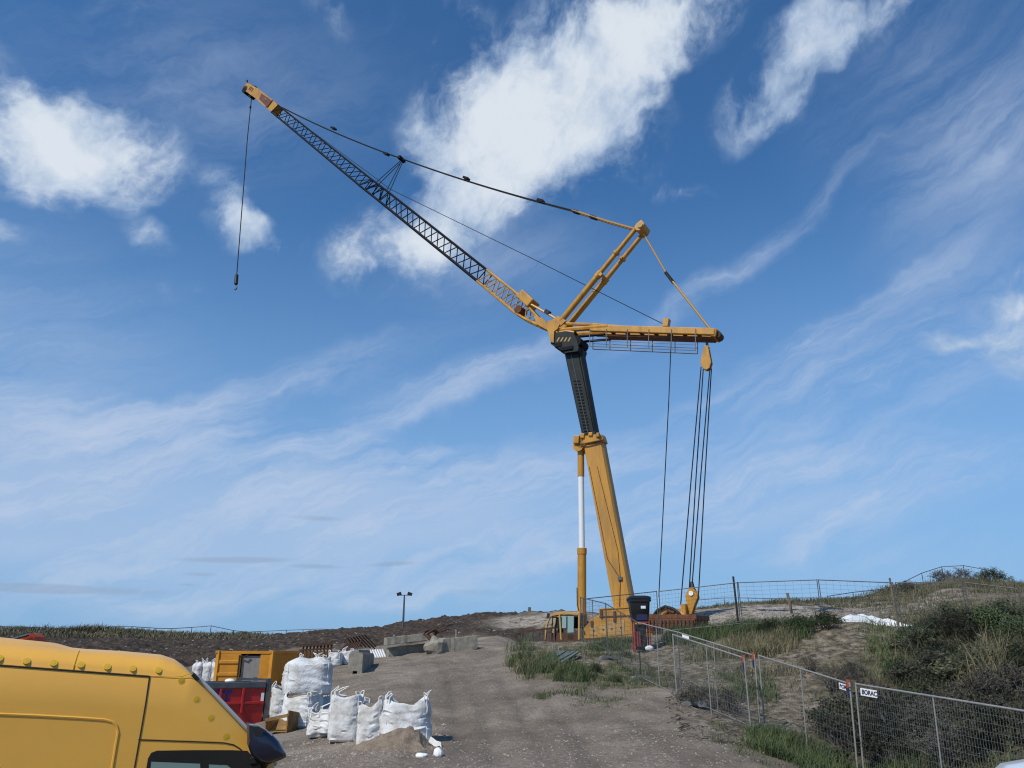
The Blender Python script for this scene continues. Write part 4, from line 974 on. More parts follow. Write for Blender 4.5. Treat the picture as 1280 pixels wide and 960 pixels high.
# ---- spilled sand cone and scraps in front of the torn bag
def sand_pile():
    c, _r = hit(503, 934); m = MB(); n = 40; secs = []
    for i in range(15):
        f = i/14; rr = .62*(1-f)**1.5+.30*(1-f**2.2)+.01; z = .66*(f**.8)
        secs.append([c+Vector((.16*f-.05+math.cos(a)*rr*(1.1+.45*noise.noise(Vector((math.cos(a)*1.5, math.sin(a)*1.5, f*2)))), math.sin(a)*rr*(.8+.2*noise.noise(Vector((math.cos(a)*2, math.sin(a)*2, 5+f)))), z-.12+.10*noise.noise(Vector((math.cos(a)*2.2, math.sin(a)*2.2, f*4)))*(1-.5*f)+.03*noise.noise(Vector((math.cos(a)*7, math.sin(a)*7, f*14))))) for a in [2*math.pi*k/n for k in range(n)]])
    m.loft(secs); o = m.build('sand_heap', 'sand_fill', None, loc=c, smooth=True)
    tag(o, 'cone of brown sand spilled in front of the torn bag', 'sand heap', None, 'thing')
sand_pile()
def scrap(px, r, sx, sy, sz, label, seed):
    c = ground_at(px, r); m = MB(); m.ball(c+UP*sz*.5, 1, 14, 9, (sx,sy,sz))
    for v in m.v:
        q = v-c; k = 1+.5*noise.noise(q*6+Vector((seed,0,0))); v.x = c.x+q.x*k; v.y = c.y+q.y*k; v.z = max(c.z-.02, c.z+q.z*k)
    tag(m.build('plastic_scrap', 'white_sheet', None, loc=c, smooth=False), label, 'plastic scrap', 'torn scraps of bag plastic')
scrap(533, 18.2, .13, .1, .07, 'flat white plastic scrap lying at the foot of the sand heap', 1)
scrap(551, 18.4, .13, .1, .11, 'crumpled white plastic ball lying right of the sand heap', 2)
# torn flap trailing down from the bag
def flap():
    A = at(520, 903, 20.3); B = at(552, 922, 19.6); B.z = H(B.x, B.y)+.05; m = MB(); secs = []
    for i in range(13):
        f = i/12; p = A.lerp(B, f)-UP*.10*math.sin(math.pi*f); w = .16*(1-.5*f)*(1+.5*noise.noise(Vector((f*5,0,3))))
        secs.append([p+Vector((-.2,.6,.7))*w*k+UP*.04*noise.noise(Vector((f*7,k*2,1))) for k in (-1,-.3,.4,1)])
    m.loft(secs, closed=False); o = m.build('torn_flap', 'bag', None, loc=A)
    o.modifiers.new('thickness', 'SOLIDIFY').thickness = .01
    tag(o, 'ragged strip of white bag cloth trailing down beside the sand heap', 'bag cloth')
flap()

# ---- concrete
def barrier_block():
    A = at(444, 834, 35); A.z = H(A.x, A.y)-.03
    B = at(459, 822, 39); fdir = Vector((B.x-A.x, B.y-A.y, 0)).normalized(); side = Vector((fdir.y, -fdir.x, 0))
    hgt = at(444, 812, 35).z-A.z; w = .60
    prof = [(-w/2,0),(-.09,0),(-.09,.14),(.09,.14),(.09,0),(w/2,0),(w/2,hgt*.8),(w/2-.06,hgt*.88),(.12,hgt*.88),(.10,hgt),(-.10,hgt),(-.12,hgt*.88),(-w/2+.06,hgt*.88),(-w/2,hgt*.8)]
    m = MB(); m.loft([[A+side*x+UP*z+fdir*l for x, z in prof] for l in (0, 4.2)])
    tag(m.build('concrete_barrier', 'concrete', None, loc=A, bevel=.015), 'pale grey ridged concrete barrier block pointing up the track', 'concrete block')
barrier_block()
def slab(p, q, r1, r2, hpx, wd, label, lift=0, name='concrete_beam'):
    A = at(*p, r1); B = at(*q, r2); 
    A.z = H(A.x,A.y)+.12+lift; B.z = H(B.x,B.y)+.12+lift
    hh = hpx*r1*.93/FPX; mid = (A+B)/2; d = (B-A); side = Vector((-d.y, d.x, 0)).normalized()
    m = MB(); secs = []
    N_ = 14
    for i in range(N_+1):
        c = A.lerp(B, i/N_)
        k = [1+.06*noise.noise(Vector((i*.9,j,r1))) for j in range(4)]
        secs.append([c-side*wd/2*k[0]-UP*(.15 if not lift else .0), c+side*wd/2*k[1]-UP*(.15 if not lift else .0), c+side*wd/2*k[2]+UP*hh*k[3], c-side*wd/2*k[0]+UP*hh*k[1]])
    m.loft(secs); o = m.build(name, 'concrete', None, loc=mid, bevel=.02)
    return tag(o, label, 'concrete beam', 'concrete beams on the track crest')
slab((484,822),(539,820),43.8,44.3,8,.5,'long grey concrete beam at the bottom of the crest stack, under another')
slab((481,812.5),(542,811),43.5,44,9,.95,'long grey concrete beam lying on top of the other', lift=.50)
slab((547,815),(593,813),43,43.5,13,1.2,'broken pale concrete slab right of the beam stack')
slab((470,819),(485,814),48,48,7,.6,'short concrete beam end left of the beam stack')
def rubble():
    c = at(545, 812, 42.6); c.z = H(c.x, c.y); m = MB(); m.ball(c+UP*.3, .6, 14, 8, (1,.8,.8))
    for v in m.v: q = v-c; k = 1+.35*noise.noise(q*2.5); v.x = c.x+q.x*k; v.y = c.y+q.y*k; v.z = c.z+q.z*k
    tag(m.build('rubble_lump', 'concrete', None, loc=c), 'rough lump of broken concrete between the beams and the slab', 'rubble')
    t = thing('scrap_iron', 'tangle of rusty bent bars on the concrete rubble', 'scrap iron', c+UP*.7)
    for k in range(5):
        m = MB(); p = c+UP*.6+Vector((random.uniform(-.3,.3),0,0)); m.path([p, p+Vector((random.uniform(-.5,.5),0,.35)), p+Vector((random.uniform(-.5,.5),random.uniform(-.3,.3),.6)), p+Vector((random.uniform(-.5,.5),0,.45))], .05, 6); m.build('bar', 'rust', t)
rubble()
def rods(name, label, a0, a1, b0, b1, r, n, rad, mt, back=3.0, cat='steel bars', depth=None):
    t = thing(name, label, cat, at((a0[0]+a1[0])/2, max(a0[1], a1[1]), r))
    for k in range(n):
        f = k/(n-1); p = at(a0[0]+(a1[0]-a0[0])*f, a0[1]+(a1[1]-a0[1])*f, r); q = at(b0[0]+(b1[0]-b0[0])*f, b0[1]+(b1[1]-b0[1])*f, r+back)
        m = MB(); m.tube(p, q, rad, 7); m.build('bar', mt, t, smooth=True)
    return t
t = rods('steel_rack', 'row of upright rusty bars between the stacked bag and the small white bags', (377,824),(413,821),(380,806),(415,803), 40, 9, .045, 'rust', .4)
m = MB(); m.bar(at(374,807,40.2), at(417,804,40.2), .12, .12); m.bar(at(374,813,40.2), at(417,810,40.2), .08, .08); m.build('rail', 'rust', t)
rods('steel_bar_stack', 'sloping stack of rusty steel bars leaning behind the concrete barrier block', (441,806),(474,812),(434,797),(455,793), 52, 7, .038, 'rust', -1.0)
rods('pipe_stack', 'row of pale pipes lying between the barrier block and the beams', (468,824),(482,822),(463,813),(478,812), 44, 6, .05, 'bag', 1.5, cat='pipes')
rods('steel_bar_stack', 'low pile of thin rusty bars left of the sloping stack', (424,814),(446,812),(436,803),(452,800), 50, 8, .045, 'rust', 1.5)

# ---- small things along the crest
def lamp():
    r = 112; g = ground_at(503, r); z = at(505, 744, r).z
    t = thing('flood_light_mast', 'slim grey mast with two floodlights standing alone on the dark slope', 'lamp mast', g)
    m = MB(); m.path([g-UP*.3, Vector((g.x,g.y,z))], [.17,.10], 10); m.build('mast', 'grey_metal', t, smooth=True)
    top = Vector((g.x,g.y,z)); m = MB(); m.bar(top-Vector((.75,0,0)), top+Vector((.75,0,0)), .1, .1); m.build('cross_arm', 'grey_metal', t)
    for s in (-1,1):
        m = MB(); m.box(top+Vector((s*.75,0,.18)), (.62,.4,.42), (1,0,-.35*s), None, (.35*s,0,1)); m.build('floodlight', 'black', t, bevel=.04)
lamp()
def post(px, r, pyt, lab, rad=.06, lean=(0,0), mt='wood'):
    g = ground_at(px, r); h = at(px, pyt, r).z-g.z
    m = MB(); m.path([g-UP*.3, g+UP*h*.5+Vector((lean[0]*h*.5, lean[1]*h*.5, 0)), g+UP*h+Vector((lean[0]*h, lean[1]*h, 0))], [rad,rad,rad*.9], 8); tag(m.build('post', mt, None, loc=g), lab, 'post')
post(570, 50, 787, 'thin pale post behind the broken concrete slab', .045, mt='concrete')
post(662, 112, 759, 'short dark stump post on the ridge left of the crane', .22)
post(994, 62, 741, 'dark leaning wooden post beyond the fence on the sand', .11, (-.12,0))
post(672, 36.5, 814, 'grey stake in the green grass nearest the track', .03, mt='galv')
post(691, 36, 805, 'tall grey stake behind the stacked boards in the grass', .03, mt='galv')
post(698, 35, 808, 'grey stake standing at the end of the boards in the grass', .03, mt='galv')
def boards():
    for k in range(5):
        A = ground_at(675+k*5.6+(k*37%5), 31.8-k*.12+(k*53%7)*.06, .10+.02*k); B = ground_at(700+k*4.6+(k*29%7), 34.6-k*.1, .13+.02*k); m = MB(); m.bar(A, B, .15, .05)
        tag(m.build('board', 'board', None, loc=(A+B)/2), 'grey green board lying in the small pile in the grass', 'board', 'boards piled in the grass')
boards()
def barrier_rails():
    r = 47; t = thing('steel_barrier', 'low rusty railing of upright bars left of the crane cab', 'railing', ground_at(676, r))
    m = MB()
    for k in range(3):
        pass
    for x, y in ((653,795),(692,787)): pass
    m.bar(at(648,790.5,r), at(694,784.5,r), .07, .10); m.build('rail', 'rust', t)
    for k in range(11):
        x = 652+k*4.1; m = MB(); m.bar(at(x,790.5-k*.55,r), at(x,806,r), .05, .04); m.build('bar', 'galv_dark', t)
barrier_rails()
def bin_and_pump():
    r = 37.5; g = ground_at(801, r); g.z -= .02; zb = at(801, 777, r).z; L = Vector((g.x, g.y, zb))
    t = thing('plastic_bin', 'black lidded plastic bin with a white sticker set on a site machine before the crane', 'bin', L)
    zt = at(802, 749, r).z-zb
    def sec(z, w, d): return [L+Vector((x*w/2, y*d/2, z)) for x, y in ((-1,-.8),(-.8,-1),(.8,-1),(1,-.8),(1,.8),(.8,1),(-.8,1),(-1,.8))]
    m = MB(); m.loft([sec(0,.72,.6), sec(zt*.35,.80,.68), sec(zt*.40,.84,.72), sec(zt*.86,.91,.80), sec(zt*.87,.98,.88), sec(zt,.98,.88)]); m.build('body', 'black', t, smooth=True)
    m = MB(); m.loft([sec(zt+.003,1.04,.94), sec(zt+.05,1.04,.94), sec(zt+.11,.92,.83), sec(zt+.15,.6,.55)]); m.build('lid', 'black', t, smooth=True)
    m = MB(); m.box(L+Vector((.13,-.388,zt*.62)), (.22,.012,.12), (1,0,0), (0,1,0.06)); m.build('sticker', 'white_sign', t)
    m = MB(); m.box(L+Vector((.06,-.335,zt*.17)), (.5,.03,.26)); m.build('blue_panel', 'blue', t, bevel=.01)
    for s in (-1,1):
        c = L+Vector((s*.51,0,zt-.05)); m = MB(); m.bar(c-Vector((.05,0,0)), c+Vector((.05,0,0)), .3, .06); m.build('handle', 'black', t)
    g2 = Vector((g.x+.05, g.y, g.z)); hh = zb-g.z
    t2 = thing('site_machine', 'small red framed site machine with a white tank under the black bin', 'machine', g2)
    for sx in (-.36, .34):
        m = MB(); m.path([g2+Vector((sx,-.28,0)), g2+Vector((sx,-.28,hh-.03)), g2+Vector((sx,.28,hh-.03)), g2+Vector((sx,.28,0))], .035, 7); m.build('frame', 'pump_red', t2)
    m = MB(); m.bar(g2+Vector((-.38,-.28,hh-.035)), g2+Vector((.36,-.28,hh-.035)), .06, .06); m.build('cross_bar', 'pump_red', t2)
    m = MB(); m.box(g2+Vector((-.05,.05,hh*.5)), (.52,.42,hh*.82)); m.build('motor', 'black', t2, bevel=.04)
    m = MB(); m.box(g2+Vector((-.18,-.2,hh*.42)), (.18,.16,hh*.5)); m.build('cover', 'pump_red', t2, bevel=.03)
    m = MB(); m.ball(g2+Vector((.26,-.34,.18)), .15, 14, 9, (1.3,.9,.85)); m.build('tank', 'bag', t2, smooth=True)
bin_and_pump()

# orange machine arm behind the van
def digger_arm():
    r = 30; t = thing('loader_arm', 'orange red machine arm showing above the yellow van roof', 'machine', ground_at(25, r))
    g = wloc(t)
    def q(x, y, o=0): return at(x, y, r+o)
    m = MB(); m.prism([q(x,y) for x,y in ((-10,806),(18,801.5),(33,794),(38,791.5),(43,796),(45,802),(43,812),(30,825),(-10,830))], Vector((.1,.45,0))); m.build('arm', 'orange_red', t, bevel=.03)
    m = MB(); m.bar(q(-12,807,-.1), q(36,792.5,-.1), .12, .12); m.build('ram', 'black', t)
    m = MB(); m.bar(q(8,800,-.16), q(36,792.2,-.16), .06, .05); m.build('ram_rod', 'galv', t)
    b = q(15,820,.2); m = MB(); m.box(Vector((b.x,b.y,(b.z+g.z)/2)), (2.2,1.4,b.z-g.z-.3)); m.build('body', 'orange_red', t, bevel=.08)
    for s in (-.7,.7):
        c = Vector((b.x+s,b.y,g.z+.4)); m = MB(); m.tube(c-Vector((0,.85,0)), c+Vector((0,.85,0)), .42, 18); m.build('wheel', 'tyre', t, smooth=True)
digger_arm()

# white car at the right edge
def car():
    R0 = 12.3; A = at(1300, 951, R0); g = H(A.x, A.y); hgt = A.z-g
    t = thing('parked_car', 'white car roof just showing at the bottom right corner by the fence', 'car', (A.x, A.y, g))
    ax = Vector((.93,-.37,0)).normalized(); sd = Vector((-ax.y, ax.x, 0))
    def W(s, o, z): return Vector((A.x,A.y,g))+ax*s+sd*o+UP*z
    prof = [(-1.55,.55),(-1.5,.80),(-1.1,.95),(-.45,1.0),(.0,.0)]
    def sec(s, ztop, half, zb=.25, belt=.85):
        zt = ztop; b = min(belt, zt-.02)
        return [W(s,-half*.9,zb), W(s,-half,zb+.2), W(s,-half,b-.06), W(s,-half*.97,b), W(s,-half*(.97-.22*(zt-b)/.6),zt-.05*(zt-b)/.6), W(s,-half*(.9-.28*(zt-b)/.6),zt), W(s,0,zt+.03), W(s,half*(.9-.28*(zt-b)/.6),zt), W(s,half*(.97-.22*(zt-b)/.6),zt-.05*(zt-b)/.6), W(s,half*.97,b), W(s,half,b-.06), W(s,half,zb+.2), W(s,half*.9,zb)]
    H_ = hgt
    st = [(-2.0,.60,.70),(-1.95,.80,.80),(-1.3,.92,.86),(-.95,.97,.87),(-.7,1.12,.87),(-.35,H_-.10,.87),(0.0,H_-.02,.87),(.5,H_,.87),(1.0,H_-.01,.87),(1.4,H_-.06,.87),(1.75,H_-.25,.86),(2.0,.95,.84),(2.1,.85,.80),(2.12,.6,.74)]
    m = MB(); m.loft([sec(*s) for s in st]); m.build('body', 'car_white', t, smooth=True)
    for s_ in (-1,1):
        m = MB(); k = lambda s,z: W(s, s_*(.87*(.97-.22*(z-.85)/.6)+.004), z)
        m.add([k(-.55,.90), k(1.65,.90), k(1.35,H_-.15), k(-.1,H_-.15)], [(0,1,2,3)]); m.build('side_window', 'glass_dark', t)
    for s in (-1.25,1.3):
        for o in (-.78,.78):
            c = W(s,o,.32); m = MB(); m.tube(c-sd*.1, c+sd*.1, .32, 20); w = m.build('wheel', 'tyre', t, smooth=True)
            m = MB(); m.tube(c-sd*.105, c+sd*.105, .19, 14); m.build('rim', 'rim', w)
car()

# ---- white sheet lying on the sand behind the fence
def sheet():
    m = MB(); secs = []
    for i in range(30):
        f = i/29; px = 1058+f*95; c = ground_at(px, 39.6+.8*math.sin(f*3)); hh = (.05+.30*math.sin(math.pi*min(1, f*1.15+.08))**.6)*(1+.25*noise.noise(Vector((f*9,0,0))))
        secs.append([c+Vector((0,-.35,-.05)), c+Vector((0,-.28,hh*.6+.03*noise.noise(Vector((f*20,1,0))))), c+Vector((0,0,hh+.05*noise.noise(Vector((f*16,2,0))))), c+Vector((0,.5,hh*.8)), c+Vector((0,.9,-.05))])
    m.loft(secs); tag(m.build('ground_sheet', 'white_sheet', None, loc=ground_at(1095,40.5), smooth=True), 'long white plastic sheet lying on the sand behind the fence', 'plastic sheet', None, 'thing')
sheet()

# ================================================================== fences
def fence_panel(p, q, hgt, label, group, wires=(30, 10), rad=.0215, fr='galv', wr=.0036, mid=True, lean=(0,0,0), lean2=None, sign=None, clamp=None, wm='wire', mirror_sign=False, round_mid=None):
    p = Vector(p); q = Vector(q); la = Vector(lean); lb = Vector(lean2) if lean2 else la
    t = thing('site_fence', label, 'fence panel', p, group)
    ta = p+UP*hgt+la; tb = q+UP*hgt+lb; b0 = .12
    pa = lambda f, z: (p.lerp(ta, z)).lerp(q.lerp(tb, z), f)
    m = MB(); m.path([pa(0,0), pa(0,1)], rad, 8); m.path([pa(1,0), pa(1,1)], rad, 8); m.path([pa(0,.985), pa(1,.985)], rad, 8); m.path([pa(0,.07), pa(1,.07)], rad*.6, 8)
    if mid: m.path([pa(.5,.07), pa(.5,.985)], rad*.75, 7)
    m.build('frame', fr, t, smooth=True)
    m = MB(); nv, nh = wires
    for i in range(1, nv): m.tube(pa(i/nv,.07), pa(i/nv,.98), wr, 3, caps=False)
    for j in range(1, nh): m.tube(pa(0,.07+.91*j/nh), pa(1,.07+.91*j/nh), wr, 3, caps=False)
    if nv+nh > 2: m.build('wire_mesh', wm, t)
    if sign:
        f0, f1, z0, z1, body = sign; X = pa(f1,z1)-pa(f0,z1); nrm = X.cross(pa(f0,z1)-pa(f0,z0)).normalized(); nrm = nrm if nrm.y < 0 else -nrm
        c = [pa(f0,z0)+nrm*.012, pa(f1,z0)+nrm*.012, pa(f1,z1)+nrm*.012, pa(f0,z1)+nrm*.012]; m = MB(); m.prism(c, nrm*.006); s = m.build('sign', 'white_sign', t)
        if body:
            sz = (pa(f0,z1)-pa(f0,z0)).length
            text(body, sz*.86, c[0].lerp(c[1],.08)+(c[3]-c[0])*.22+nrm*.010, X, c[3]-c[0], 'navy_letter', s, depth=.002, bold=.004)
    if clamp:
        for f, z in clamp:
            m = MB(); m.bar(pa(f,z-.045), pa(f,z+.05), .07, .07); m.build('clamp', 'orange', t, bevel=.01)
            m = MB(); m.bar(pa(f,z-.14), pa(f,z-.05), .065, .065); m.build('clamp', 'blue', t, bevel=.01)
    return t
foot_proto = None
FEET = []
def foot(p, yaw, label):
    global foot_proto
    if foot_proto is None:
        m = MB()
        prof = [(-.36,0),(-.36,.10),(-.30,.15),(.30,.15),(.36,.10),(.36,0),(.14,0),(.10,.05),(-.10,.05),(-.14,0)]
        m.loft([[Vector((x,y,z)) for x, z in prof] for y in (-.12,.12)])
        for x in (-.2,0,.2): m.tube((x,0,.14), (x,0,.165), .045, 10)
        o = foot_proto = m.build('fence_weight', 'foot', None, local=True, bevel=.012)
    else: o = foot_proto.copy(); COL.objects.link(o)
    o.location = Vector(p)+UP*.0; o.rotation_euler = (0,0,yaw)
    tag(o, label, 'fence foot', 'heavy feet of the site fence')
def top_post(px, pyt, r, h=2.0):
    p = at(px, pyt, r); return Vector((p.x, p.y, p.z-h))
def fp(px_t, pyt, r, px_b=None):
    """post top from a sight line at range r, foot on the ground below it; returns foot, lean"""
    tp = at(px_t, pyt, r); g = H(tp.x, tp.y)
    return tp, g
# near line running down the slope from the crane to the car park
N_ = {'A':(725.5,746,38.5), 'B':(757,753.5,34.2), 'C':(797,777,29.8), 'D':(847,789,26.0), 'E':(943,818,23.4), 'F':(1062,853,20.6), 'G':(1290,888,17.6)}
pts = {k: at(x,y,r) for k, (x,y,r) in N_.items()}
def near_panel(a, b, label, hgt=None, bot=None, la=(0,0,0), lb=(0,0,0), **kw):
    A, B = pts[a].copy(), pts[b].copy(); hh = 2.05
    A2 = Vector((A.x-la[0], A.y, A.z-hh)); B2 = Vector((B.x-lb[0], B.y, B.z-hh))
    return fence_panel(A2, B2, hh, label, 'site fence panels along the bank', lean=(la[0],0,0), lean2=(lb[0],0,0), **kw)
near_panel('A','B','short angled fence panel beside the crane ram', fr='galv_dark', la=(0,0,0), lb=(-.02,0,0))
near_panel('B','C','fence panel falling past the crane platform to the post with the grey foot', fr='galv_dark', lb=(-.02,0,0))
near_panel('C','D','fence panel sloping down below the black bin', fr='galv', la=(-.02,0,0), lb=(.02,0,0))
near_panel('D','E','rear fence panel above the dry bank with small white plate', fr='galv', la=(.02,0,0), lb=(.04,0,0), sign=(.07,.17,.93,.975,None), clamp=[(.985,.97)])
pts['E2'] = pts['E']+Vector((.11,-.04,0)); pts['F2'] = pts['F']+Vector((.12,-.04,0))
near_panel('E2','F','fence panel in front of the grey twiggy shrub, right of the doubled post', fr='galv', la=(.04,0,0), lb=(.10,0,0), sign=(.90,.965,.90,.965,'BORAC'), clamp=[(.985,.975)])
near_panel('F2','G','large near fence panel with white BORAC plate before the dark thicket', fr='galv', la=(.10,0,0), lb=(.10,0,0), wires=(70, 12), wr=.0035, sign=(.035,.150,.875,.952,'BORAC|'))
# doubled panel standing in front of D-E, set down askew
A = at(841,792,25.2); B = at(930,821,22.6)
fence_panel(Vector((A.x,A.y,A.z-2.02)), Vector((B.x,B.y,B.z-2.06)), 2.02, 'slack doubled fence panel hung in front of the dry bank panel', 'site fence panels along the bank', lean=(0,0,0), lean2=(0,0,0.04), clamp=[(.99,.97)])
for k, lab in (('C','grey fence foot under the lone post below the crane'),('D','grey fence foot on bare sand at the left end of the doubled panels'),('E','pale fence foot in the grass below the doubled posts'),('B','grey fence foot in the grass left of the lone post')):
    p = pts[k]; foot((p.x+(.1 if k in 'DE' else 0), p.y-.05, H(p.x,p.y)+.0), .3 if k != 'D' else .7, lab)
p = at(858, 885, 24.6); foot((p.x+.25, p.y+.1, H(p.x+.25,p.y+.1)), -.2, 'second grey fence foot lying against the first on bare sand')
# line along the crest to the right
Cr = [(726.5,748,39), (822,738.5,40), (922,727.5,39.5), (1022,724,39), (1117,727.5,38), (1203,727,37.5), (1274,735,37)]
cp_ = [at(*q) for q in Cr]
labs = ['crest fence panel passing in front of the crane boom','crest fence panel before the lower hook block','crest fence panel just right of the tallest dark post','crest fence panel in front of the long white sheet','crest fence panel at the foot of the grassy dune','crest fence panel below the dune top shrub']
for i in range(6):
    A, B = cp_[i].copy(), cp_[i+1].copy(); sl = (-.12, 0, .10, .07, -.02, 0)[i]; sl2 = (-.02, -.10, -.06, -.02, -.02, 0)[i]
    fence_panel((A.x+.06, A.y, A.z-2.05), (B.x-.06, B.y, B.z-2.05), 2.05, labs[i], 'crest fence panels', fr='galv_dark', mid=False, wires=(24 if i < 2 else 10, 10), wr=.004, lean=(-sl*.4,0,0), lean2=(-sl2*.4,0,0), wm='wire')
for i, lab in ((2,'dark wooden fence stay at the tallest crest post'),):
    p = cp_[i]; m = MB(); m.tube((p.x-.12,p.y+.1,p.z-2.1), (p.x-.16,p.y+.1,p.z+.27), .05, 8); tag(m.build('fence_stay', 'black_rough', None, loc=(p.x,p.y,p.z-2.1)), lab, 'post')
p = cp_[4]; m = MB(); m.tube((p.x-.05,p.y+.1,p.z-2.1), (p.x-.1,p.y+.1,p.z+.18), .045, 8); tag(m.build('fence_stay', 'wood', None, loc=(p.x,p.y,p.z-2.1)), 'slim fence stay at the crest post beside the white sheet', 'post')
for i in range(1, 6):
    p = cp_[i]; foot((p.x, p.y, H(p.x,p.y)), .1*i, ['','grey fence foot on the crest right of the black bin','grey fence foot under the tallest crest post','grey fence foot on the crest above the green bank','grey fence foot left of the white sheet','grey fence foot below the grassy dune'][i])
# far fences
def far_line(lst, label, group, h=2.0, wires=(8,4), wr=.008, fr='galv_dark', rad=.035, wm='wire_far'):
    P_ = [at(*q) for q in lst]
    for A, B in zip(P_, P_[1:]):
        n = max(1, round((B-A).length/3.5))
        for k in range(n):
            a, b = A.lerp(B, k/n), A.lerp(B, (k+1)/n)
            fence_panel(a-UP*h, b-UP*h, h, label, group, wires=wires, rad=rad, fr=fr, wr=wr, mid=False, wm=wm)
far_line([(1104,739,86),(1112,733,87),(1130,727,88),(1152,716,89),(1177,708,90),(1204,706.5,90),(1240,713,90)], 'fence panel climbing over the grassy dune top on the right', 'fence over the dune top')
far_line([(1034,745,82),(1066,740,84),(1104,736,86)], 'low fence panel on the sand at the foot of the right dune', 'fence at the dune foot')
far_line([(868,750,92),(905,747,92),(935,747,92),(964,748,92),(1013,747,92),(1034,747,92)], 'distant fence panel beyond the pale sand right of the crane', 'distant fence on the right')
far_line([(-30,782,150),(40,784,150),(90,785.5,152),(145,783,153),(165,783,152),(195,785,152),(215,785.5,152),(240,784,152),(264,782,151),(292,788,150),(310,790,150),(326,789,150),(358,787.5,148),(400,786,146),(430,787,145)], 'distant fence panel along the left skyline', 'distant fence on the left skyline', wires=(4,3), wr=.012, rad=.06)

# ================================================================== grass and shrubs
def mesh_np(name, V, F, m, tint, kind='stuff', smooth=False):
    me = bpy.data.meshes.new(name); me.vertices.add(len(V)); me.vertices.foreach_set('co', V.astype(np.float32).ravel())
    k = F.shape[1]; me.loops.add(F.size); me.loops.foreach_set('vertex_index', F.astype(np.int32).ravel())
    me.polygons.add(len(F)); me.polygons.foreach_set('loop_start', np.arange(0, F.size, k, dtype=np.int32)); me.update(calc_edges=True)
    a = me.attributes.new('tint', 'FLOAT', 'POINT'); a.data.foreach_set('value', tint.astype(np.float32)); me.materials.append(M_[m])
    o = bpy.data.objects.new(name, me); COL.objects.link(o)
    if kind: o['kind'] = kind
    return o
def blades(bases, hs, ws, lean, tint, name, m):
    """each blade: a bent ribbon of two quads ending in a point"""
    n = len(bases); a = rng.uniform(0, 2*np.pi, n); d = np.stack([np.cos(a), np.sin(a), np.zeros(n)], -1)
    b = rng.uniform(0, 2*np.pi, n); sd = np.stack([np.cos(b), np.sin(b), np.zeros(n)], -1)*ws[:, None]/2
    wind = np.array([.25, .1, 0])
    up = np.array([0, 0, 1.])
    l = lean[:, None]
    p1 = bases+hs[:, None]*.5*up+d*hs[:, None]*l*.25+wind*hs[:, None]*.1
    p2 = bases+hs[:, None]*(1-.35*l)*up*.95+d*hs[:, None]*l*.75+wind*hs[:, None]*.4
    V = np.stack([bases-sd, bases+sd, p1+sd*.8, p1-sd*.8, p2+sd*.15, p2-sd*.15], 1).reshape(-1, 3)
    i = np.arange(n)[:, None]*6
    F = np.concatenate([i+np.array([[0,1,2,3]]), i+np.array([[3,2,4,5]])])
    return mesh_np(name, V, F, m, np.repeat(tint, 6))
def scatter_tufts(regions, name, m, per=26):
    B = []; Hh = []; Wd = []; Ln = []; Tn = []
    for (px0, px1, r0, r1, ntuft, h0, h1, w, spread, t0, t1) in regions:
        for _ in range(ntuft):
            px = random.uniform(px0, px1); r = math.sqrt(random.uniform(r0*r0, r1*r1)); c = ground_at(px, r)
            if vn(c.x, c.y) < .40 + random.uniform(-.12,.12): continue
            th = random.uniform(h0, h1); tt = random.uniform(t0, t1)
            for _k in range(per):
                ox, oy = random.gauss(0, spread), random.gauss(0, spread); x, y = c.x+ox, c.y+oy
                B.append((x, y, c.z-.04)); Hh.append(th*random.uniform(.5,1.1)); Wd.append(w*random.uniform(.6,1.2)); Ln.append(random.uniform(.15,1.25)); Tn.append(min(1, max(0, tt+random.gauss(0,.12))))
    return blades(np.array(B), np.array(Hh), np.array(Wd), np.array(Ln), np.array(Tn), name, m)
def vn(x, y): return float(fbm(np.array([x/2.2]), np.array([y/2.2]), 77, 2)[0])
scatter_tufts([
  (638,715,33,43,330,.45,.85,.022,.16,0,.5), (652,735,28.5,34,170,.4,.75,.02,.16,0,.5), (700,790,35,43,380,.2,.45,.022,.18,0,.55), (660,760,25.5,29,40,.2,.45,.018,.12,.0,.6),
  (745,850,27,34,60,.12,.32,.016,.12,.1,.8), (720,800,24,28,70,.1,.25,.015,.14,.1,.7), (720,860,28,37,240,.12,.34,.018,.2,0,.5), (660,730,25.5,29,70,.1,.3,.016,.15,.0,.5), (835,1010,35,44,520,.4,.85,.022,.2,0,.45), (860,960,27,34,200,.35,.7,.02,.17,.1,.6),
  (930,1010,19.5,23,190,.3,.6,.016,.15,0,.5), (1000,1130,17,21,300,.3,.7,.016,.16,0,.55), (880,1000,18,24,50,.1,.3,.014,.12,.1,.8), (1100,1340,17,24,300,.3,.7,.016,.17,.1,.6), (1080,1340,28,40,220,.4,.8,.022,.2,.2,.7)], 'marram_grass', 'grass')
scatter_tufts([(905,990,30,37,300,.5,.95,.018,.18,.3,1), (860,930,32,36,110,.4,.7,.018,.16,.3,.9), (985,1050,27,35,60,.2,.5,.016,.15,.4,1), (800,900,28,36,120,.10,.3,.016,.14,.2,.9), (1180,1290,22,33,170,.5,1.0,.018,.2,.2,.7), (1225,1245,24,27,60,1.1,1.7,.018,.2,.4,.9), (1110,1200,22,30,120,.9,1.4,.018,.2,.1,.6), (640,700,30,40,60,.4,.8,.02,.18,.4,.9)], 'dry_grass', 'straw')
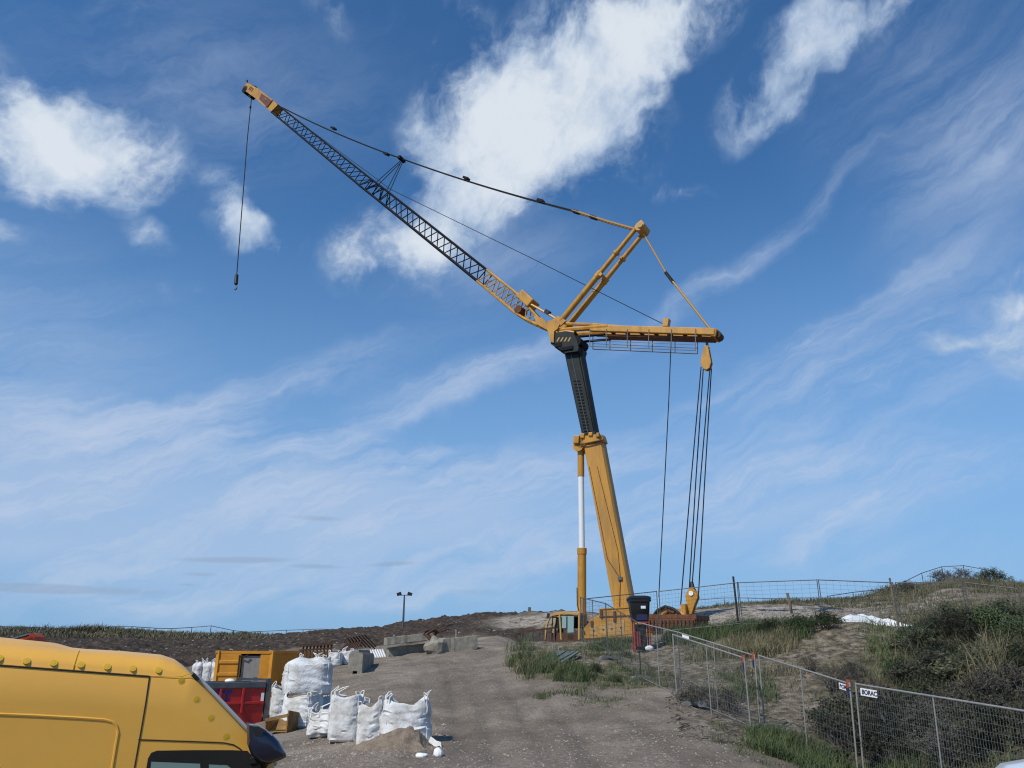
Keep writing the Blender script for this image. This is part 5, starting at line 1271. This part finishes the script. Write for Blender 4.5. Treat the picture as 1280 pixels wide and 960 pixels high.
scatter_tufts([(-120,330,122,158,2600,.35,.9,.09,1.1,.15,.8), (-20,75,140,155,260,1.0,1.9,.10,.9,.15,.7), (80,145,140,155,200,.8,1.5,.10,.9,.15,.7), (850,1080,76,95,700,.25,.6,.05,.5,.1,.6), (1040,1330,66,92,1300,.25,.6,.05,.6,.0,.6), (1100,1330,40,62,500,.2,.6,.03,.35,.0,.6)], 'dune_grass', 'straw', per=16)

def shrub_proto(name, seed, h, w, n_main, n_sub, n_leaf, leaf, m, droop=.2, stem='stem', bare=0.):
    rd = random.Random(seed); tw = MB(); V = []; T_ = []
    for i in range(n_main):
        a = rd.uniform(0, 2*math.pi); o = Vector((math.cos(a), math.sin(a), 0)); k = rd.uniform(0, 1)**.6
        base = o*rd.uniform(0, .12)*w; tip = o*(w/2*k*rd.uniform(.8,1.1))+UP*h*(1-.55*k*k)*rd.uniform(.72,1.05)
        mid = base.lerp(tip, .5)+UP*h*.12+Vector((rd.gauss(0,.06),rd.gauss(0,.06),0))*w
        pts = [base, base.lerp(mid,.5)+Vector((rd.gauss(0,.03),rd.gauss(0,.03),.02))*w, mid, tip]
        tw.path(pts, [.022*h,.016*h,.010*h,.004*h], 4, caps=False)
        for j in range(n_sub):
            f = rd.uniform(.3, 1); q = mid.lerp(tip, (f-.3)/.7); dr = (o*rd.uniform(-.3,1)+Vector((rd.gauss(0,.7),rd.gauss(0,.7),rd.uniform(-.2,.9)))).normalized(); ln = rd.uniform(.12,.32)*h
            e = q+dr*ln; tw.path([q, q.lerp(e,.5)+UP*.02, e], [.006*h,.004*h,.002*h], 3, caps=False)
            tn = rd.uniform(0,1)
            if rd.random() < bare: continue
            for l in range(n_leaf):
                c = q.lerp(e, rd.uniform(.15,1.1))+Vector((rd.gauss(0,1),rd.gauss(0,1),rd.gauss(0,1)))*leaf*1.3
                ax = Vector((rd.gauss(0,1),rd.gauss(0,1),rd.gauss(0,1))).normalized(); bx = ax.orthogonal().normalized(); s = leaf*rd.uniform(.6,1.4)
                V += [c-ax*s, c+bx*s*.32, c+ax*s, c-bx*s*.32]; T_ += [min(1,max(0,tn+rd.gauss(0,.2)))]*4
    root = thing(name, 'shrub', 'shrub', (0,0,0))
    tw.build('stem', stem, root, local=True)
    if V:
        V = np.array([tuple(v) for v in V]); F = np.arange(len(V)).reshape(-1,4)
        o = mesh_np('foliage', V, F, m, np.array(T_), kind=None); o.parent = root
    return root
pr = {
 'dark': [shrub_proto('thorn_shrub', 1, 1.15, 2.4, 46, 9, 9, .055, 'leaf'), shrub_proto('thorn_shrub', 2, 1.3, 2.2, 44, 9, 8, .055, 'leaf', stem='stem_grey')],
 'brown': [shrub_proto('thorn_shrub', 3, 1.05, 2.3, 44, 9, 8, .038, 'leaf_brown', stem='stem_grey'), shrub_proto('thorn_shrub', 4, .95, 2.0, 40, 9, 6, .036, 'leaf_brown', stem='stem_grey', bare=.3)],
 'bare': [shrub_proto('thorn_shrub', 5, 1.0, 1.9, 34, 9, 3, .03, 'leaf_brown', stem='stem', bare=.55)],
 'green2': [shrub_proto('thorn_shrub', 8, 1.2, 2.1, 46, 9, 10, .055, 'leaf_green')],
 'green': [shrub_proto('low_shrub', 6, .75, 1.6, 40, 8, 11, .04, 'leaf_green')],
}
used = set()
def put(kind, px, r, scale, label, group=None, squash=1.):
    src = random.choice(pr[kind]); 
    if src.name in used: o = copy_tree(src)
    else: o = src; used.add(src.name)
    o.location = ground_at(px, r, -.05); s = scale; o.scale = (s, s, s*squash); o.rotation_euler = (0,0,random.uniform(0,6.28))
    o['label'] = label
    if group: o['group'] = group
    elif 'group' in o: del o['group']
    return o
TL = 'dense dark thorn shrub merging into the thicket behind the right fence'; TG = 'thorn shrubs of the thicket'
BL = 'brownish half bare thorn shrub merging into the lower thicket edge behind the right fence'; BG = 'brownish shrubs of the thicket edge'
for row, (r, x0, x1, st_) in enumerate([(35,1150,1330,36),(32.5,1135,1330,38),(30,1140,1330,42),(27.5,1115,1340,44),(25.2,1125,1350,48)]):
    x = x0
    while x < x1:
        put('green2' if random.random() < .35 else 'dark', x+random.uniform(-12,12), r+random.uniform(-1.1,1.1), random.uniform(.55,1.0), TL, TG); x += st_
for (r, x0, x1, st_) in [(23.3,1060,1350,46),(21.8,1085,1360,50),(20.2,1100,1360,58)]:
    x = x0
    while x < x1:
        put('brown' if random.random() < .75 else 'dark', x+random.uniform(-10,10), r+random.uniform(-.6,.6), random.uniform(.7,1.0), BL if True else TL, BG); x += st_
for px, r, s, kd, lab in [(1035,28.5,.9,'bare','spidery leafless shrub on the bare sand left of the thicket'),(1008,30.5,.6,'bare','small leafless shrub at the top of the bare sand'),(1078,27.2,.85,'bare','twiggy grey shrub at the left tip of the thicket'),
     (1060,29.5,.6,'brown','low brown shrub behind the leafless ones on the sand'),(1035,23.2,.8,'brown','dark brown shrub directly left of the orange clamped fence posts'),(1020,21.6,.55,'green','low green shrub at the fence foot left of the near panel'),
     (862,25.0,.55,'brown','dark low shrub just behind the doubled fence panel'),(905,25.4,.75,'brown','brown mound shaped shrub seen through the doubled fence panel'),(742,30.6,.42,'green','round dark green shrub alone on the bare bank below the crane'),(767,29.0,.38,'green','small green shrub left of the lone fence foot'),
     (1254,84,1.9,'green','dense dark bush standing on the dune skyline'),(1215,84,1.5,'brown','grey brown bush left of the dark one on the dune top'),(1190,82,1.1,'brown','low brown bush below the dune top fence'),(1145,80,.9,'brown','pale brown bush where the dune top grass begins'),
     (1000,37,1.1,'green','broad green bush on the bank below the crest fence'),(965,37.5,1.0,'green','green bush in the bank grass below the tallest post'),(1035,37.5,1.0,'green','green bush at the right end of the grassy bank'),(935,38.5,.8,'green','small green bush in the grass right of the counterweight')]:
    put(kd, px, r, s, lab)
for px, s, q in ((22,3.2,.50),(92,2.4,.45),(128,2.2,.45),(303,2.0,.5)):
    put('green', px, 147, s, {22:'largest hump of dune scrub on the left skyline',92:'rounded scrub clump left of the distant fence',128:'scrub clump in the middle of the left skyline',303:'last scrub clump on the left skyline above the container'}[px], squash=q)
for k in pr:
    for s in pr[k]:
        if s.name not in used:
            for ch in [x for x in bpy.data.objects if x.parent == s]: bpy.data.objects.remove(ch)
            bpy.data.objects.remove(s)

# ---- stones and litter on the track and the bank
def stones(n, name, m, px0, px1, r0, r1, s0, s1, seed):
    rd = random.Random(seed); mb = MB()
    for _ in range(n):
        px = rd.uniform(px0, px1); r = math.sqrt(rd.uniform(r0*r0, r1*r1)); c = ground_at(px, r); s = rd.uniform(s0, s1)*rd.uniform(.4,1)
        pts = [c+Vector((rd.uniform(.6,1.2)*s*x, rd.uniform(.6,1.2)*s*y, rd.uniform(.4,.8)*s*z)) for x, y, z in ((1,0,0),(0,1,0),(-1,0,0),(0,-1,0),(0,0,1),(0,0,-1))]
        mb.add(pts, [(0,1,4),(1,2,4),(2,3,4),(3,0,4),(1,0,5),(2,1,5),(3,2,5),(0,3,5)])
    o = mb.build(name, m); o['kind'] = 'stuff'
stones(5200, 'gravel', 'pebble', 330, 960, 15.0, 46, .012, .055, 1)
stones(1500, 'track_grit', 'pebble', 420, 900, 14.5, 20.5, .015, .05, 12)
stones(420, 'earth_clods', 'pebble', 345, 560, 18.3, 23, .03, .10, 9)
stones(700, 'rubble_stones', 'pebble', 0, 700, 64, 125, .08, .26, 2)
stones(900, 'pale_sand_clods', 'pebble', 850, 1180, 48, 72, .06, .22, 3)
def litter():
    rd = random.Random(5); mb = MB()
    for _ in range(900):
        px = rd.uniform(830, 1100); r = rd.uniform(19, 38); c = ground_at(px, r, .02); a = rd.uniform(0, 6.28); l = rd.uniform(.08,.35)
        d = Vector((math.cos(a), math.sin(a), rd.uniform(-.05,.25)))*l; mb.path([c-d/2, c+Vector((rd.gauss(0,.03),rd.gauss(0,.03),.03)), c+d/2], rd.uniform(.006,.014), 3)
    o = mb.build('dead_twigs', 'stem'); o['kind'] = 'stuff'
litter()
